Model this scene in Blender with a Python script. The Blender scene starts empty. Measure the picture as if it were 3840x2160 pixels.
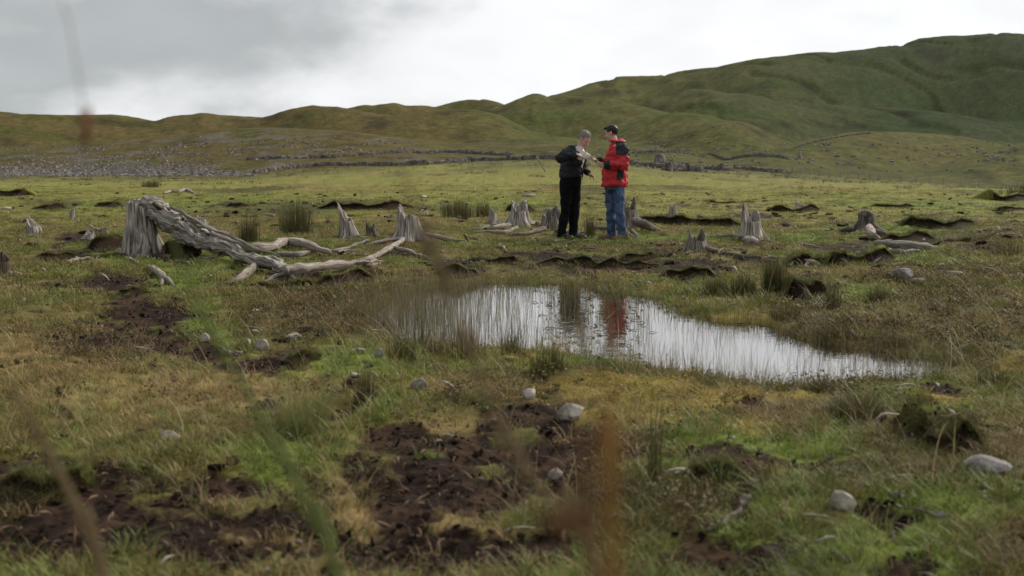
import bpy, bmesh, math, random
import numpy as np
from mathutils import Vector, Matrix, noise as mnoise

S = bpy.context.scene
C = S.collection
R = math.radians

# ------------------------------------------------------------------ camera
FP = 2762.0                      # focal length in units of a 2576-wide picture
HC = 1.186                       # camera height above the turf
PITCH = math.atan((724.5 - 415.0) / FP)
cam_data = bpy.data.cameras.new('camera')
cam = bpy.data.objects.new('camera', cam_data); C.objects.link(cam)
cam_data.sensor_width = 36.0
cam_data.lens = 36.0 * FP / 2576.0
cam_data.clip_start = 0.05; cam_data.clip_end = 9000
cam.location = (0, 0, HC)
cam.rotation_euler = (math.pi / 2 - PITCH, 0, 0)
cam_data.dof.use_dof = True
cam_data.dof.focus_distance = 13.5
cam_data.dof.aperture_fstop = 3.0
S.camera = cam

# ------------------------------------------------------------------ sky and sun
SUN_AZ, SUN_EL = R(48), R(38)    # azimuth measured from +Y (view direction) towards +X
sdir = Vector((math.sin(SUN_AZ) * math.cos(SUN_EL), math.cos(SUN_AZ) * math.cos(SUN_EL), math.sin(SUN_EL)))
W = bpy.data.worlds.new('World'); S.world = W; W.use_nodes = True
nt = W.node_tree; N = nt.nodes; L = nt.links; N.clear()
def nd(t, **k):
    n = N.new(t)
    for a, b in k.items(): setattr(n, a, b)
    return n
def mth(op, a, b=None, c=None):
    n = N.new('ShaderNodeMath'); n.operation = op
    for i, v in enumerate((a, b, c)):
        if v is None: continue
        if isinstance(v, (int, float)): n.inputs[i].default_value = v
        else: L.new(v, n.inputs[i])
    return n.outputs[0]
def mapr(v, a, b, c=0.0, d=1.0, smooth=True):
    n = N.new('ShaderNodeMapRange'); n.interpolation_type = 'SMOOTHSTEP' if smooth else 'LINEAR'
    L.new(v, n.inputs[0])
    for i, x in enumerate((a, b, c, d)): n.inputs[1 + i].default_value = x
    return n.outputs[0]
def mixc(f, a, b):
    n = N.new('ShaderNodeMix'); n.data_type = 'RGBA'
    if isinstance(f, (int, float)): n.inputs[0].default_value = f
    else: L.new(f, n.inputs[0])
    for i, v in ((6, a), (7, b)):
        if isinstance(v, tuple): n.inputs[i].default_value = (*v, 1)
        else: L.new(v, n.inputs[i])
    return n.outputs[2]
tc = nd('ShaderNodeTexCoord'); sep = nd('ShaderNodeSeparateXYZ'); L.new(tc.outputs['Generated'], sep.inputs[0])
dx, dy, dz = sep.outputs
comb = nd('ShaderNodeCombineXYZ'); L.new(dx, comb.inputs[0]); L.new(dy, comb.inputs[1]); L.new(mth('MULTIPLY', dz, 1.9), comb.inputs[2])
def wnoise(scale, detail, rough, off, dist=0.0):
    mp = nd('ShaderNodeMapping'); mp.inputs['Location'].default_value = off; L.new(comb.outputs[0], mp.inputs[0])
    n = nd('ShaderNodeTexNoise'); n.inputs['Scale'].default_value = scale; n.inputs['Detail'].default_value = detail
    n.inputs['Roughness'].default_value = rough; n.inputs['Distortion'].default_value = dist
    L.new(mp.outputs[0], n.inputs['Vector']); return n.outputs[0]
n1 = wnoise(4.2, 4, 0.45, (3.1, 1.7, 0), 0.15)
n2 = wnoise(11.0, 5, 0.50, (7.7, -2.3, 0), 0.2)
az = mth('ARCTAN2', dx, dy)                       # 0 ahead, + to the right
# a bank of grey cloud covers the western (left) half of the sky and thins out to bright veil in the east
bank = mapr(az, -0.34, 0.12, 1.0, 0.0)
bank2 = mapr(az, 1.2, 2.6, 0.0, 0.75)
hi = mapr(dz, 0.055, 0.125, 0.10, 0.50)
grey = mth('ADD', mth('MULTIPLY', mth('MAXIMUM', bank, bank2), 0.42), mth('MULTIPLY', hi, mth('ADD', mth('MULTIPLY', mth('MAXIMUM', bank, bank2), 0.9), 0.05)))
calm = mth('ADD', mth('MULTIPLY', mth('MAXIMUM', bank, bank2), 0.75), 0.25)
grey = mth('ADD', grey, mth('MULTIPLY', mth('MULTIPLY', mth('SUBTRACT', n1, 0.5), 1.9), calm))
grey = mth('ADD', grey, mth('MULTIPLY', mth('SUBTRACT', n2, 0.5), 0.9))
gm = mapr(grey, 0.10, 0.72)
cl = mixc(gm, (0.60, 0.605, 0.615), (0.285, 0.303, 0.310))
fine = mapr(n2, 0.3, 0.7, 0.95, 1.05, False)
vm = nd('ShaderNodeVectorMath'); vm.operation = 'SCALE'; L.new(cl, vm.inputs[0]); L.new(fine, vm.inputs['Scale'])
sky = nd('ShaderNodeTexSky'); sky.sky_type = 'NISHITA'; sky.sun_disc = False
sky.sun_elevation = SUN_EL; sky.sun_rotation = SUN_AZ
sk = nd('ShaderNodeVectorMath'); sk.operation = 'SCALE'; L.new(sky.outputs[0], sk.inputs[0]); sk.inputs['Scale'].default_value = 0.10
gap = mapr(n1, 0.56, 0.72, 0.0, 0.12)
col = mixc(gap, vm.outputs[0], sk.outputs[0])
bg = nd('ShaderNodeBackground'); L.new(col, bg.inputs[0]); bg.inputs[1].default_value = 1.0
wo = nd('ShaderNodeOutputWorld'); L.new(bg.outputs[0], wo.inputs[0])

sl = bpy.data.lights.new('sun', 'SUN'); sl.energy = 2.0; sl.angle = R(12); sl.color = (1.0, 0.93, 0.80)
so = bpy.data.objects.new('sun', sl); C.objects.link(so)
so.rotation_euler = (-sdir).to_track_quat('-Z', 'Y').to_euler()
so.location = (30, 10, 40)
S.view_settings.view_transform = 'Standard'; S.view_settings.look = 'None'
S.view_settings.exposure = 0.70; S.view_settings.gamma = 1.0
S.render.engine = 'CYCLES'
S.cycles.use_denoising = True
S.cycles.max_bounces = 6; S.cycles.diffuse_bounces = 3; S.cycles.glossy_bounces = 3
S.cycles.transparent_max_bounces = 8; S.cycles.transmission_bounces = 4
S.cycles.sample_clamp_indirect = 4.0

# ------------------------------------------------------------------ noise
def _hash(ix, iy, seed):
    h = (ix.astype(np.int64) * 374761393 + iy.astype(np.int64) * 668265263 + seed * 974634777) & 0xFFFFFFFF
    h = ((h ^ (h >> 13)) * 1274126177) & 0xFFFFFFFF
    return ((h ^ (h >> 16)) & 0xFFFFFF) / float(0x1000000)
def vn(x, y, seed=0):
    x = np.asarray(x, float); y = np.asarray(y, float)
    x, y = np.broadcast_arrays(x, y)
    ix = np.floor(x); iy = np.floor(y); fx = x - ix; fy = y - iy
    a = _hash(ix, iy, seed) * 6.28318; b = _hash(ix + 1, iy, seed) * 6.28318
    c = _hash(ix, iy + 1, seed) * 6.28318; d = _hash(ix + 1, iy + 1, seed) * 6.28318
    g = lambda t, px, py: np.cos(t) * px + np.sin(t) * py
    ux = fx * fx * fx * (fx * (fx * 6 - 15) + 10); uy = fy * fy * fy * (fy * (fy * 6 - 15) + 10)
    n0 = g(a, fx, fy) * (1 - ux) + g(b, fx - 1, fy) * ux
    n1_ = g(c, fx, fy - 1) * (1 - ux) + g(d, fx - 1, fy - 1) * ux
    return (n0 * (1 - uy) + n1_ * uy) * 1.5
def fbm(x, y, o=4, seed=0, gain=0.5):
    s = 0; a = 1; t = 0
    for i in range(o):
        s = s + a * vn(x * 2 ** i + 17.3 * i, y * 2 ** i - 9.1 * i, seed + i * 31); t += a; a *= gain
    return s / t
def ss(a, b, x):
    t = np.clip((np.asarray(x, float) - a) / (b - a), 0, 1); return t * t * (3 - 2 * t)

# ------------------------------------------------------------------ picture <-> place
cp, sp = math.cos(PITCH), math.sin(PITCH)
def ray(u, v):
    xc = (u - 1288.0) / FP; yc = (724.5 - v) / FP
    return np.array([xc, cp + yc * sp, yc * cp - sp])
def gp(u, v, z=0.0):
    d = ray(u, v); t = (z - HC) / d[2]; return d * t + np.array([0, 0, HC])
def at(u, v, y):
    d = ray(u, v); t = y / d[1]; return d * t + np.array([0, 0, HC])
def proj(x, y, z=0.0):
    dz_ = z - HC; f = y * cp - dz_ * sp; up = y * sp + dz_ * cp
    f = np.maximum(f, 0.05)
    return 1288 + FP * x / f, 724.5 - FP * up / f
def tanel(v):
    yc = (724.5 - np.asarray(v, float)) / FP
    return (yc * cp - sp) / (cp + yc * sp)

# ------------------------------------------------------------------ the pool outline (on the water level)
ZW = -0.055
pool_px = [(905,800),(960,765),(1010,738),(1100,724),(1250,711),(1400,714),(1480,722),(1560,735),(1640,752),(1690,768),(1770,800),
           (1815,812),(1870,812),(1950,823),(2010,850),(2080,868),(2150,880),(2280,892),(2380,906),(2430,926),(2380,950),(2250,962),(2130,962),
           (2010,975),(1930,973),(1860,962),(1760,948),(1650,928),(1520,908),(1400,893),(1280,882),(1150,876),(1020,866),(960,840)]
pool = np.array([gp(u, v, ZW)[:2] for u, v in pool_px])
def pool_sd(x, y):
    """signed distance to the pool outline, negative inside"""
    x = np.asarray(x, float); y = np.asarray(y, float)
    d = np.full(x.shape, 1e9); ins = np.zeros(x.shape, bool)
    n = len(pool)
    for i in range(n):
        ax, ay = pool[i]; bx_, by_ = pool[(i + 1) % n]
        ex, ey = bx_ - ax, by_ - ay
        t = np.clip(((x - ax) * ex + (y - ay) * ey) / (ex * ex + ey * ey), 0, 1)
        d = np.minimum(d, np.hypot(x - ax - t * ex, y - ay - t * ey))
        c = ((ay > y) != (by_ > y)) & (x < (bx_ - ax) * (y - ay) / (by_ - ay + 1e-12) + ax)
        ins ^= c
    return np.where(ins, -d, d)

# ------------------------------------------------------------------ relief
WALL = np.array([(-600,446),(0,444),(600,443),(700,431),(1000,416),(1290,402),(1400,400),(1580,412),(1700,427),(1980,437),(2200,453),(2576,475),(3200,490)], float)
LAY = [  # distance, front width, back width, crest line
 (420, 215, 160, [(-900,372),(0,374),(180,366),(260,358),(430,340),(560,327),(700,325),(850,330),(1000,345),(1150,362),(1300,380),(1420,402)]),
 (750, 300, 400, [(-900,292),(0,284),(60,290),(150,290),(240,288),(290,285),(340,290),(400,297),(480,290),(510,285),(560,290),(640,293),(690,297),(800,305),(1000,320),(1250,350)]),
 (620, 230, 300, [(520,340),(640,300),(690,288),(740,275),(790,266),(850,267),(900,276),(950,288),(1050,297),(1200,306),(1300,325),(1420,360)]),
 (900, 300, 400, [(700,330),(800,292),(870,268),(900,262),(960,256),(990,258),(1020,268),(1060,267),(1100,268),(1160,255),(1215,246),(1250,252),(1280,264),(1330,280),(1450,330)]),
 (800, 300, 300, [(1150,340),(1230,292),(1270,268),(1300,252),(1340,238),(1390,237),(1430,242),(1480,247),(1560,252),(1620,262),(1700,285),(1800,320)]),
 (1600, 850, 700, [(1000,330),(1200,300),(1300,268),(1420,235),(1480,215),(1560,198),(1650,195),(1700,185),(1760,177),(1800,175),(1880,160),(1960,150),(2040,139),(2100,138),(2180,130),(2250,118),(2300,105),(2370,98),(2450,96),(2500,92),(2576,97),(2700,110),(3000,170),(3500,270),(4200,340)]),
 (1000, 420, 300, [(1400,330),(1520,292),(1600,268),(1638,252),(1688,235),(1738,226),(1788,228),(1828,238),(1878,240),(1938,250),(2013,262),(2138,268),(2238,273),(2338,283),(2438,295),(2576,317),(2800,345),(3200,390)]),
 (560, 150, 160, [(1500,345),(1560,320),(1613,302),(1663,289),(1713,283),(1753,287),(1788,294),(1850,320),(1920,360)]),
 (480, 120, 130, [(1600,380),(1660,350),(1713,327),(1763,312),(1813,304),(1853,304),(1898,317),(1938,337),(1988,357),(2060,390)]),
 (420, 130, 130, [(1800,420),(1880,388),(1938,372),(1988,362),(2063,347),(2138,334),(2188,332),(2263,334),(2338,339),(2438,347),(2576,367),(2800,375),(3200,400)]),
 (300, 95, 80,  [(2150,462),(2280,440),(2363,417),(2413,397),(2488,372),(2576,359),(2700,350),(2900,362),(3200,400)]),
 (540, 170, 160, [(860,345),(975,296),(1060,284),(1130,280),(1200,279),(1260,292),(1310,318),(1400,365)]),
 (360, 110, 90, [(1000,400),(1080,378),(1180,362),(1290,350),(1400,345),(1520,352),(1640,366),(1720,386),(1800,410)]),
]
LAY = [(a, b, c, np.array(d, float)) for a, b, c, d in LAY]
def hills_raw(x, y):
    yy = np.maximum(y, 1.0)
    u = 1288 + FP * (x / yy) / cp
    zw = HC + 200 * tanel(np.interp(u, WALL[:, 0], WALL[:, 1]))
    base = zw * ss(22, 205, y) ** 1.15
    base = base + np.maximum(y - 215, 0) * 0.006
    out = base.copy()
    if y.size and y.max() < 190: return out
    for D, wf, wb, pr in LAY:
        fade = np.clip((u - pr[0, 0] + 400) / 400, 0, 1) * np.clip((pr[-1, 0] + 400 - u) / 400, 0, 1)
        zc = HC + D * tanel(np.interp(u, pr[:, 0], pr[:, 1]))
        wob = 1 + 0.10 * vn(u / 420.0, u * 0 + D * 0.013, 7)      # crests wander nearer and farther
        Dd = D * wob; zc = zc * wob
        g = np.where(y < Dd, ss(0, 1, (y - (Dd - wf)) / wf), 1 - 0.75 * ss(0, 1, (y - Dd) / wb))
        zi = base + (zc - base) * g * fade
        k = 0.002 * D
        m = np.maximum(out, zi)
        out = np.where(y > 150, m + k * np.log1p(np.exp(-np.abs(out - zi) / k)) * np.minimum(1, np.minimum(g * 3, 1)), m)
    return out
def H(x, y, fine=True):
    x = np.atleast_1d(np.asarray(x, float)); y = np.atleast_1d(np.asarray(y, float))
    z = hills_raw(x, y)
    if y.max() > 150:
        far = ss(150, 450, y)
        amp = np.minimum(y, 1500)
        wx = x + 60 * fbm(x / 160, y / 160, 2, 43)
        rg = 1 - np.abs(fbm(wx / 130.0, y / 420.0, 3, 41))
        z = z + far * (0.0022 * amp * fbm(x / (30 + 0.06 * amp), y / (44 + 0.09 * amp), 3, 5) - 0.0035 * amp * ss(0.86, 1.0, rg) * ss(450, 800, y))
        z = z + far * 0.0008 * amp * fbm(x / (6 + 0.006 * amp), y / (9 + 0.012 * amp), 3, 45)
    mid = ss(18, 40, y) * (1 - ss(220, 420, y))
    z = z + mid * (0.20 * fbm(x / 7, y / 12, 3, 11) + 0.07 * fbm(x / 1.6, y / 3.0, 3, 13))
    near = 1 - ss(30, 60, y)
    und = 0.075 * fbm(x / 1.7, y / 1.7, 3, 21) + 0.045 * fbm(x / 0.45, y / 0.45, 3, 23)
    if fine: und = und + 0.012 * fbm(x / 0.12, y / 0.12, 2, 25)
    z = z + near * und
    sel = (y > 4) & (y < 14) & (np.abs(x) < 8)
    if sel.any():
        sd = pool_sd(x[sel], y[sel]) + 0.13 * fbm(x[sel] / 0.4, y[sel] / 0.4, 4, 61)
        zo = z[sel]
        shore = ZW + 0.02 + 0.10 * np.clip(sd, 0, 1)
        w = ss(0.0, 0.9, sd)
        zs = np.where(sd < 0, ZW - 0.02 - 0.25 * np.clip(-sd, 0, 0.5), np.maximum(zo * w + shore * (1 - w), ZW + 0.012 + 0.02 * np.clip(sd, 0, 1)))
        z[sel] = zs
    return z
def Hs(x, y): return float(H(np.array([x]), np.array([y]))[0])
_ya = np.concatenate([np.geomspace(1.5, 60, 420), np.geomspace(60.2, 2500, 420)])
def hit(u, v):
    """first point of the ground seen through picture point (u, v)"""
    d = ray(u, v); h0 = HC / max(-d[2] / d[1], 1e-4)
    _yy = np.linspace(h0 * .80, h0 * 1.25, 90) if h0 < 28 else _ya[(_ya > 20)]
    x = d[0] / d[1] * _yy; z = HC + d[2] / d[1] * _yy
    h = H(x, _yy)
    i = np.argmax(z < h)
    if not (z[i] < h[i]): i = len(_yy) - 1
    if i > 0:
        a, b = z[i - 1] - h[i - 1], h[i] - z[i]; t = a / (a + b + 1e-9)
        y = _yy[i - 1] + (_yy[i] - _yy[i - 1]) * t
    else: y = _yy[0]
    x = d[0] / d[1] * y
    return Vector((x, y, Hs(x, y)))

# ------------------------------------------------------------------ what grows where
PEAT_AND_SHADE = [(370,790,105,52),(420,865,60,26),(520,885,60,22),(235,715,110,18),(330,728,45,18),(160,640,55,14),(255,690,60,12),
        (1090,1215,255,115),(1010,1105,120,42),(190,1260,240,80),(60,1190,130,50),(330,1340,230,70),(1130,1385,280,60),(480,650,90,14),(470,628,60,18),(620,1400,160,50),(1800,1170,70,36),  # the patch under the fallen trunk paints the cavity's shade as dark ground
        (2390,1085,105,48),(1850,1395,150,50),(1450,1130,110,50),(1520,665,200,22),(1150,672,60,20),(1270,655,60,14),(1740,672,70,24),
        (2030,715,62,32),(2190,628,110,22),(2290,600,80,16),(760,890,50,18),(640,925,90,20),(280,850,120,14),(80,1340,120,60),(1330,1050,110,28),
        (2290,1310,40,14),(760,700,90,18),(880,690,60,14),(720,1330,120,36),(560,1230,110,22),(2300,1420,60,20),(1370,650,60,14),(1900,655,60,10),
        (215,600,60,16),(580,515,40,8),(130,514,60,9),(300,512,50,8),(1900,545,60,7),(2360,556,80,9),(1030,640,60,10)]
MOSS = [(1500,985,150,40),(1750,1000,170,42),(1900,1060,110,34),(1880,800,100,22),(2390,1005,70,16),(1600,1040,120,40),(2000,1000,90,20),
        (1550,682,70,10),(1150,905,60,10),(1660,722,30,8),(2540,910,60,20),(1320,905,100,12)]
STRAW = [(380,1000,360,85),(620,970,250,55),(1060,1075,160,40),(1180,985,150,30),(980,1330,220,60),(1300,860,120,30),(1960,1050,120,30),(900,1240,140,60),(120,900,200,60)]
BROWN = [(800,790,230,62),(2180,835,280,46),(2420,780,260,60),(2380,700,200,40),(2500,860,200,60),(1480,1130,160,70),(2100,940,200,40),(900,740,180,36),(1330,990,180,34),(2000,780,120,26),(1700,1250,200,60),(330,860,250,50),(2480,600,120,40)]
LUSH = [(520,650,200,30),(500,830,90,80),(450,700,110,40),(820,930,300,36),(1300,915,260,24),(2250,645,260,26),(2300,575,220,14),(2220,1370,460,150),(1900,1120,260,60),(1750,1110,240,70),(1050,1000,150,30),(2200,740,150,24),(1180,890,200,20),(1120,1150,130,20),(230,620,80,14),(700,1180,140,60),(1700,600,500,14),(2330,510,260,12)]
def ell(lst, u, v, wob, soft=0.35):
    m = np.zeros(np.shape(u))
    for cu, cv, ru, rv in lst:
        r = np.hypot((u - cu) / ru, (v - cv) / rv) + wob
        m = np.maximum(m, 1 - ss(1 - soft, 1 + soft * 0.6, r))
    return m
def cover(x, y):
    u, v = proj(x, y, 0.0)
    ly = np.log(np.maximum(y, 1.0)); ax = x / np.maximum(y, 1.0)
    w1 = 1.5 * fbm(ax * 16, ly * 9, 5, 71, 0.6)
    w2 = 1.2 * fbm(ax * 12, ly * 7, 4, 83)
    near = 1 - ss(30, 45, y)
    pe = ell(PEAT_AND_SHADE, u, v, w1 + .45 * fbm(x / .16, y / .16, 3, 73) - .20, 0.45) * near
    nz = fbm(x / 0.35, y / 0.5, 4, 91)
    pe = np.maximum(pe, ss(0.27, 0.40, nz + 0.10 * fbm(x / 2.5, y / 2.5, 2, 93)) * near)       # bare scrapes between the tufts
    sk_ = fbm(x / 1.5, y / 1.1, 4, 95)
    pe = np.maximum(pe, ss(0.24, 0.36, sk_) * ss(8, 12, y) * near)
    mo = ell(MOSS, u, v, w2, 0.5) * near
    st = ell(STRAW, u, v, w2, 0.7) * near
    br = ell(BROWN, u, v, w1, 0.6) * near
    lu = ell(LUSH, u, v, w2, 0.7) * near
    return pe, mo, st, br, lu
def lerp(a, b, t): return a + (np.asarray(b)[None, :] - a) * t[:, None]
def ground_colour(x, y, z=None):
    pe, mo, st, br, lu = cover(x, y)
    n = len(x)
    a = fbm(x / 1.1, y / 1.6, 4, 101); b = fbm(x / 5.0, y / 9.0, 4, 103); c = fbm(x / 0.25, y / 0.25, 3, 107)
    d = fbm(x / 40, y / 60, 4, 109)
    col = np.tile(np.array([0.128, 0.112, 0.034]), (n, 1))
    col = lerp(col, (0.112, 0.124, 0.028), ss(-0.1, 0.35, a + 0.3 * b))
    col = lerp(col, (0.245, 0.172, 0.076), ss(0.0, 0.45, -a + 0.4 * b + 0.2 * c) * 0.6)
    col = lerp(col, (0.080, 0.052, 0.028), ss(0.05, 0.45, b - 0.3 * a) * 0.7)
    # cropped meadow behind the stumps
    me = ss(17, 30, y) * (1 - ss(150, 230, y))
    mcol = np.tile(np.array([0.186, 0.176, 0.046]), (n, 1))
    mcol = lerp(mcol, (0.148, 0.168, 0.032), ss(-0.05, 0.4, fbm(x / 9, y / 22, 4, 113)))
    mcol = lerp(mcol, (0.190, 0.130, 0.050), ss(0.1, 0.45, fbm(x / 7, y / 16, 4, 117)) * 0.8)
    mcol = lerp(mcol, (0.060, 0.058, 0.022), ss(0.12, 0.45, fbm(x / 7, y / 22, 5, 119)) * 0.8)
    mcol = mcol * (1 + 0.4 * fbm(x / 0.8, y / 3, 4, 120))[:, None]
    rough = ss(70, 150, y) * ss(-.25, .25, fbm(x / 18, y / 30, 4, 122) + .25 * ss(90, 190, y))
    mcol = lerp(mcol, (0.074, 0.074, 0.026), rough * .85)
    col = col * (1 - me[:, None]) + mcol * me[:, None]
    # rough grazing on the hills
    hf = ss(150, 230, y)
    q1 = x / np.maximum(y, 60); q2 = np.log(np.maximum(y, 60))
    def hn(ka, kb, o_, sd_): return fbm(q1 * ka + 3 * q2, q2 * kb - 2 * q1, o_, sd_, 0.55)
    hcol = np.tile(np.array([0.104, 0.100, 0.034]), (n, 1))
    hcol = lerp(hcol, (0.078, 0.092, 0.025), ss(-0.1, 0.4, hn(9, 7, 5, 121)))
    hcol = lerp(hcol, (0.120, 0.098, 0.036), ss(0.0, 0.45, hn(11, 8, 5, 123)) * 0.5)
    hcol = lerp(hcol, (0.036, 0.033, 0.018), ss(0.10, 0.45, hn(17, 9, 5, 127)) * 0.6)
    hcol = hcol * np.clip(1 + 0.36 * hn(70, 34, 4, 129) + 0.32 * hn(190, 90, 3, 130), .35, 2)[:, None]
    hcol = hcol * .86
    west = (1 - ss(-0.15, 0.08, x / np.maximum(y, 1)))
    hcol = hcol * (1 + west[:, None] * (np.array([1.12, 0.93, 0.98])[None, :] - 1))
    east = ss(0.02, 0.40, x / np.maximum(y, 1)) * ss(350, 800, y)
    hcol = hcol * (1 - east[:, None]) + hcol * np.array([0.38, 0.54, 0.50])[None, :] * east[:, None]      # cloud shade painted into the big hill's colour, deepening to the right
    # stony west slope
    u, v = proj(x, y, 0 if z is None else z)
    rk = ss(0.02, 0.35, fbm(x / 14, y / 26, 5, 131) + 0.25 * fbm(x / 4, y / 6, 3, 133)) * (1 - ss(-80, 40, x)) * ss(205, 225, y) * (1 - ss(330, 420, y))
    hcol = lerp(hcol, (0.135, 0.118, 0.108), rk * 0.75)
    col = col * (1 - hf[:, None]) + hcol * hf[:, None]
    col = lerp(col, (0.130, 0.172, 0.030), lu * 0.9)
    col = lerp(col, (0.265, 0.185, 0.078), st * 0.65)
    col = lerp(col, (0.088, 0.060, 0.028), br * 0.6)
    col = lerp(col, (0.250, 0.190, 0.046), mo * (0.75 + 0.4 * c).clip(0, 1))
    pc = np.tile(np.array([0.021, 0.0125, 0.0088]), (n, 1))
    pc = lerp(pc, (0.055, 0.031, 0.019), ss(-0.1, 0.4, c + 0.5 * a))
    col = col * (1 - pe[:, None]) + pc * pe[:, None]
    return np.clip(col * (1 + 0.25 * c[:, None]), 0.004, 1), pe, mo, st, br, lu

# ------------------------------------------------------------------ materials
MATS = {}
def mat(name, colour=(0.5, 0.5, 0.5), rough=0.8, attr=None, var=0.25, scale=6.0, bump=0.0, bscale=20.0, bdist=0.02, spec=0.3, metal=0.0, coords='Object', dark=None, inst=False, transl=0.0, detail=5, stretch=None):
    """Principled material whose colour is varied by noise; attr = name of a colour attribute that replaces the plain colour"""
    m = bpy.data.materials.new(name); m.use_nodes = True; t = m.node_tree; nn = t.nodes; ll = t.links
    p = nn['Principled BSDF']; p.inputs['Roughness'].default_value = rough; p.inputs['Metallic'].default_value = metal
    p.inputs['Specular IOR Level'].default_value = spec
    tcn = nn.new('ShaderNodeTexCoord'); vec = tcn.outputs[coords]
    if stretch:
        mp = nn.new('ShaderNodeMapping'); mp.inputs['Scale'].default_value = stretch; ll.new(vec, mp.inputs[0]); vec = mp.outputs[0]
    no = nn.new('ShaderNodeTexNoise'); no.inputs['Scale'].default_value = scale; no.inputs['Detail'].default_value = detail; no.inputs['Roughness'].default_value = 0.6
    ll.new(vec, no.inputs['Vector'])
    mr = nn.new('ShaderNodeMapRange'); mr.inputs[1].default_value = 0.3; mr.inputs[2].default_value = 0.7
    mr.inputs[3].default_value = 1 - var; mr.inputs[4].default_value = 1 + var; ll.new(no.outputs[0], mr.inputs[0])
    if attr:
        an = nn.new('ShaderNodeAttribute'); an.attribute_name = attr
        if inst: an.attribute_type = 'INSTANCER'
        src = an.outputs['Color']
    else:
        rgb = nn.new('ShaderNodeRGB'); rgb.outputs[0].default_value = (*colour, 1); src = rgb.outputs[0]
        if dark:
            mx = nn.new('ShaderNodeMix'); mx.data_type = 'RGBA'; mr2 = nn.new('ShaderNodeMapRange')
            mr2.inputs[1].default_value = 0.40; mr2.inputs[2].default_value = 0.60; ll.new(no.outputs[0], mr2.inputs[0])
            ll.new(mr2.outputs[0], mx.inputs[0]); mx.inputs[6].default_value = (*dark, 1); ll.new(src, mx.inputs[7]); src = mx.outputs[2]
    sc_ = nn.new('ShaderNodeVectorMath'); sc_.operation = 'SCALE'; ll.new(src, sc_.inputs[0]); ll.new(mr.outputs[0], sc_.inputs['Scale'])
    ll.new(sc_.outputs[0], p.inputs['Base Color'])
    if bump > 0:
        nb = nn.new('ShaderNodeTexNoise'); nb.inputs['Scale'].default_value = bscale; nb.inputs['Detail'].default_value = 6; nb.inputs['Roughness'].default_value = 0.65
        ll.new(vec, nb.inputs['Vector'])
        bn = nn.new('ShaderNodeBump'); bn.inputs['Strength'].default_value = bump; bn.inputs['Distance'].default_value = bdist
        ll.new(nb.outputs[0], bn.inputs['Height']); ll.new(bn.outputs[0], p.inputs['Normal'])
    if transl > 0:
        tr = nn.new('ShaderNodeBsdfTranslucent'); ll.new(sc_.outputs[0], tr.inputs[0])
        ms = nn.new('ShaderNodeMixShader'); ms.inputs[0].default_value = transl
        ll.new(p.outputs[0], ms.inputs[1]); ll.new(tr.outputs[0], ms.inputs[2]); ll.new(ms.outputs[0], nn['Material Output'].inputs[0])
    MATS[name] = m; return m
mat('turf', attr='col', rough=0.95, var=0.35, scale=9.0, bump=0.7, bscale=26, bdist=0.03, spec=0.1, detail=8)
mat('hill_turf', attr='col', rough=0.95, var=0.34, scale=0.22, bump=0.9, bscale=0.35, bdist=1.2, spec=0.05, detail=10)
mat('blade', attr='tint', inst=True, rough=0.55, var=0.20, scale=30, spec=0.25, transl=0.28)
mat('litter', attr='tint', inst=True, rough=0.9, var=0.3, scale=40, spec=0.1)

# ------------------------------------------------------------------ object helpers
def put(name, verts, faces, material=None, parent=None, smooth=True, uv=None, col=None):
    me = bpy.data.meshes.new(name)
    me.from_pydata([tuple(v) for v in verts], [], faces) if not isinstance(verts, np.ndarray) or not isinstance(faces, np.ndarray) else fast_mesh(me, verts, faces)
    if uv is not None:
        ul = me.uv_layers.new(name='grain')
        li = np.empty(len(me.loops), np.int32); me.loops.foreach_get('vertex_index', li)
        ul.data.foreach_set('uv', np.asarray(uv, np.float32)[li].ravel())
    if col is not None:
        ca = me.attributes.new('col', 'FLOAT_COLOR', 'POINT')
        ca.data.foreach_set('color', np.concatenate([col, np.ones((len(col), 1))], 1).astype(np.float32).ravel())
    if smooth: me.polygons.foreach_set('use_smooth', np.ones(len(me.polygons), bool))
    if material: me.materials.append(MATS[material])
    o = bpy.data.objects.new(name, me); C.objects.link(o)
    if parent: o.parent = parent
    return o
def fast_mesh(me, v, q):
    me.vertices.add(len(v)); me.vertices.foreach_set('co', v.astype(np.float32).ravel())
    k = q.shape[1]; me.loops.add(q.size); me.loops.foreach_set('vertex_index', q.astype(np.int32).ravel())
    me.polygons.add(len(q)); me.polygons.foreach_set('loop_start', np.arange(0, q.size, k, dtype=np.int32))
    me.update(calc_edges=True)
def tag(o, label, cat=None, group=None, kind=None):
    o['label'] = label
    if cat: o['category'] = cat
    if group: o['group'] = group
    if kind: o['kind'] = kind
    return o
def thing(name, label, cat, loc=(0, 0, 0), group=None):
    o = bpy.data.objects.new(name, None); C.objects.link(o); o.location = loc; o.empty_display_size = 0.1
    return tag(o, label, cat, group)

# ------------------------------------------------------------------ ground and hills: one relief, two sheets that share an edge
def grid(ys, aa):
    Y = np.repeat(ys[:, None], len(aa), 1); X = aa[None, :] * np.maximum(Y, 2.2)
    return X.ravel(), Y.ravel()
def quads(nr, nc):
    i = np.arange(nr - 1)[:, None] * nc + np.arange(nc - 1)[None, :]
    return np.stack([i, i + 1, i + nc + 1, i + nc], -1).reshape(-1, 4)
side = 0.60 * np.geomspace(1, 12, 30)[1:]
acol = np.concatenate([-side[::-1], np.linspace(-0.60, 0.60, 860), side])
vv = np.arange(1480, 15.5, -2.7)
ynear = HC * FP / vv
ys_g = np.concatenate([[-40, -20, -8, -3, 0, 1, 1.6], ynear[ynear < 209]])
ys_h = np.concatenate([[ys_g[-1]], np.geomspace(211, 2600, 260)])
x, y = grid(ys_g, acol); z = H(x, y)
gc, pe, mo, st, br, lu = ground_colour(x, y, z)
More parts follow.
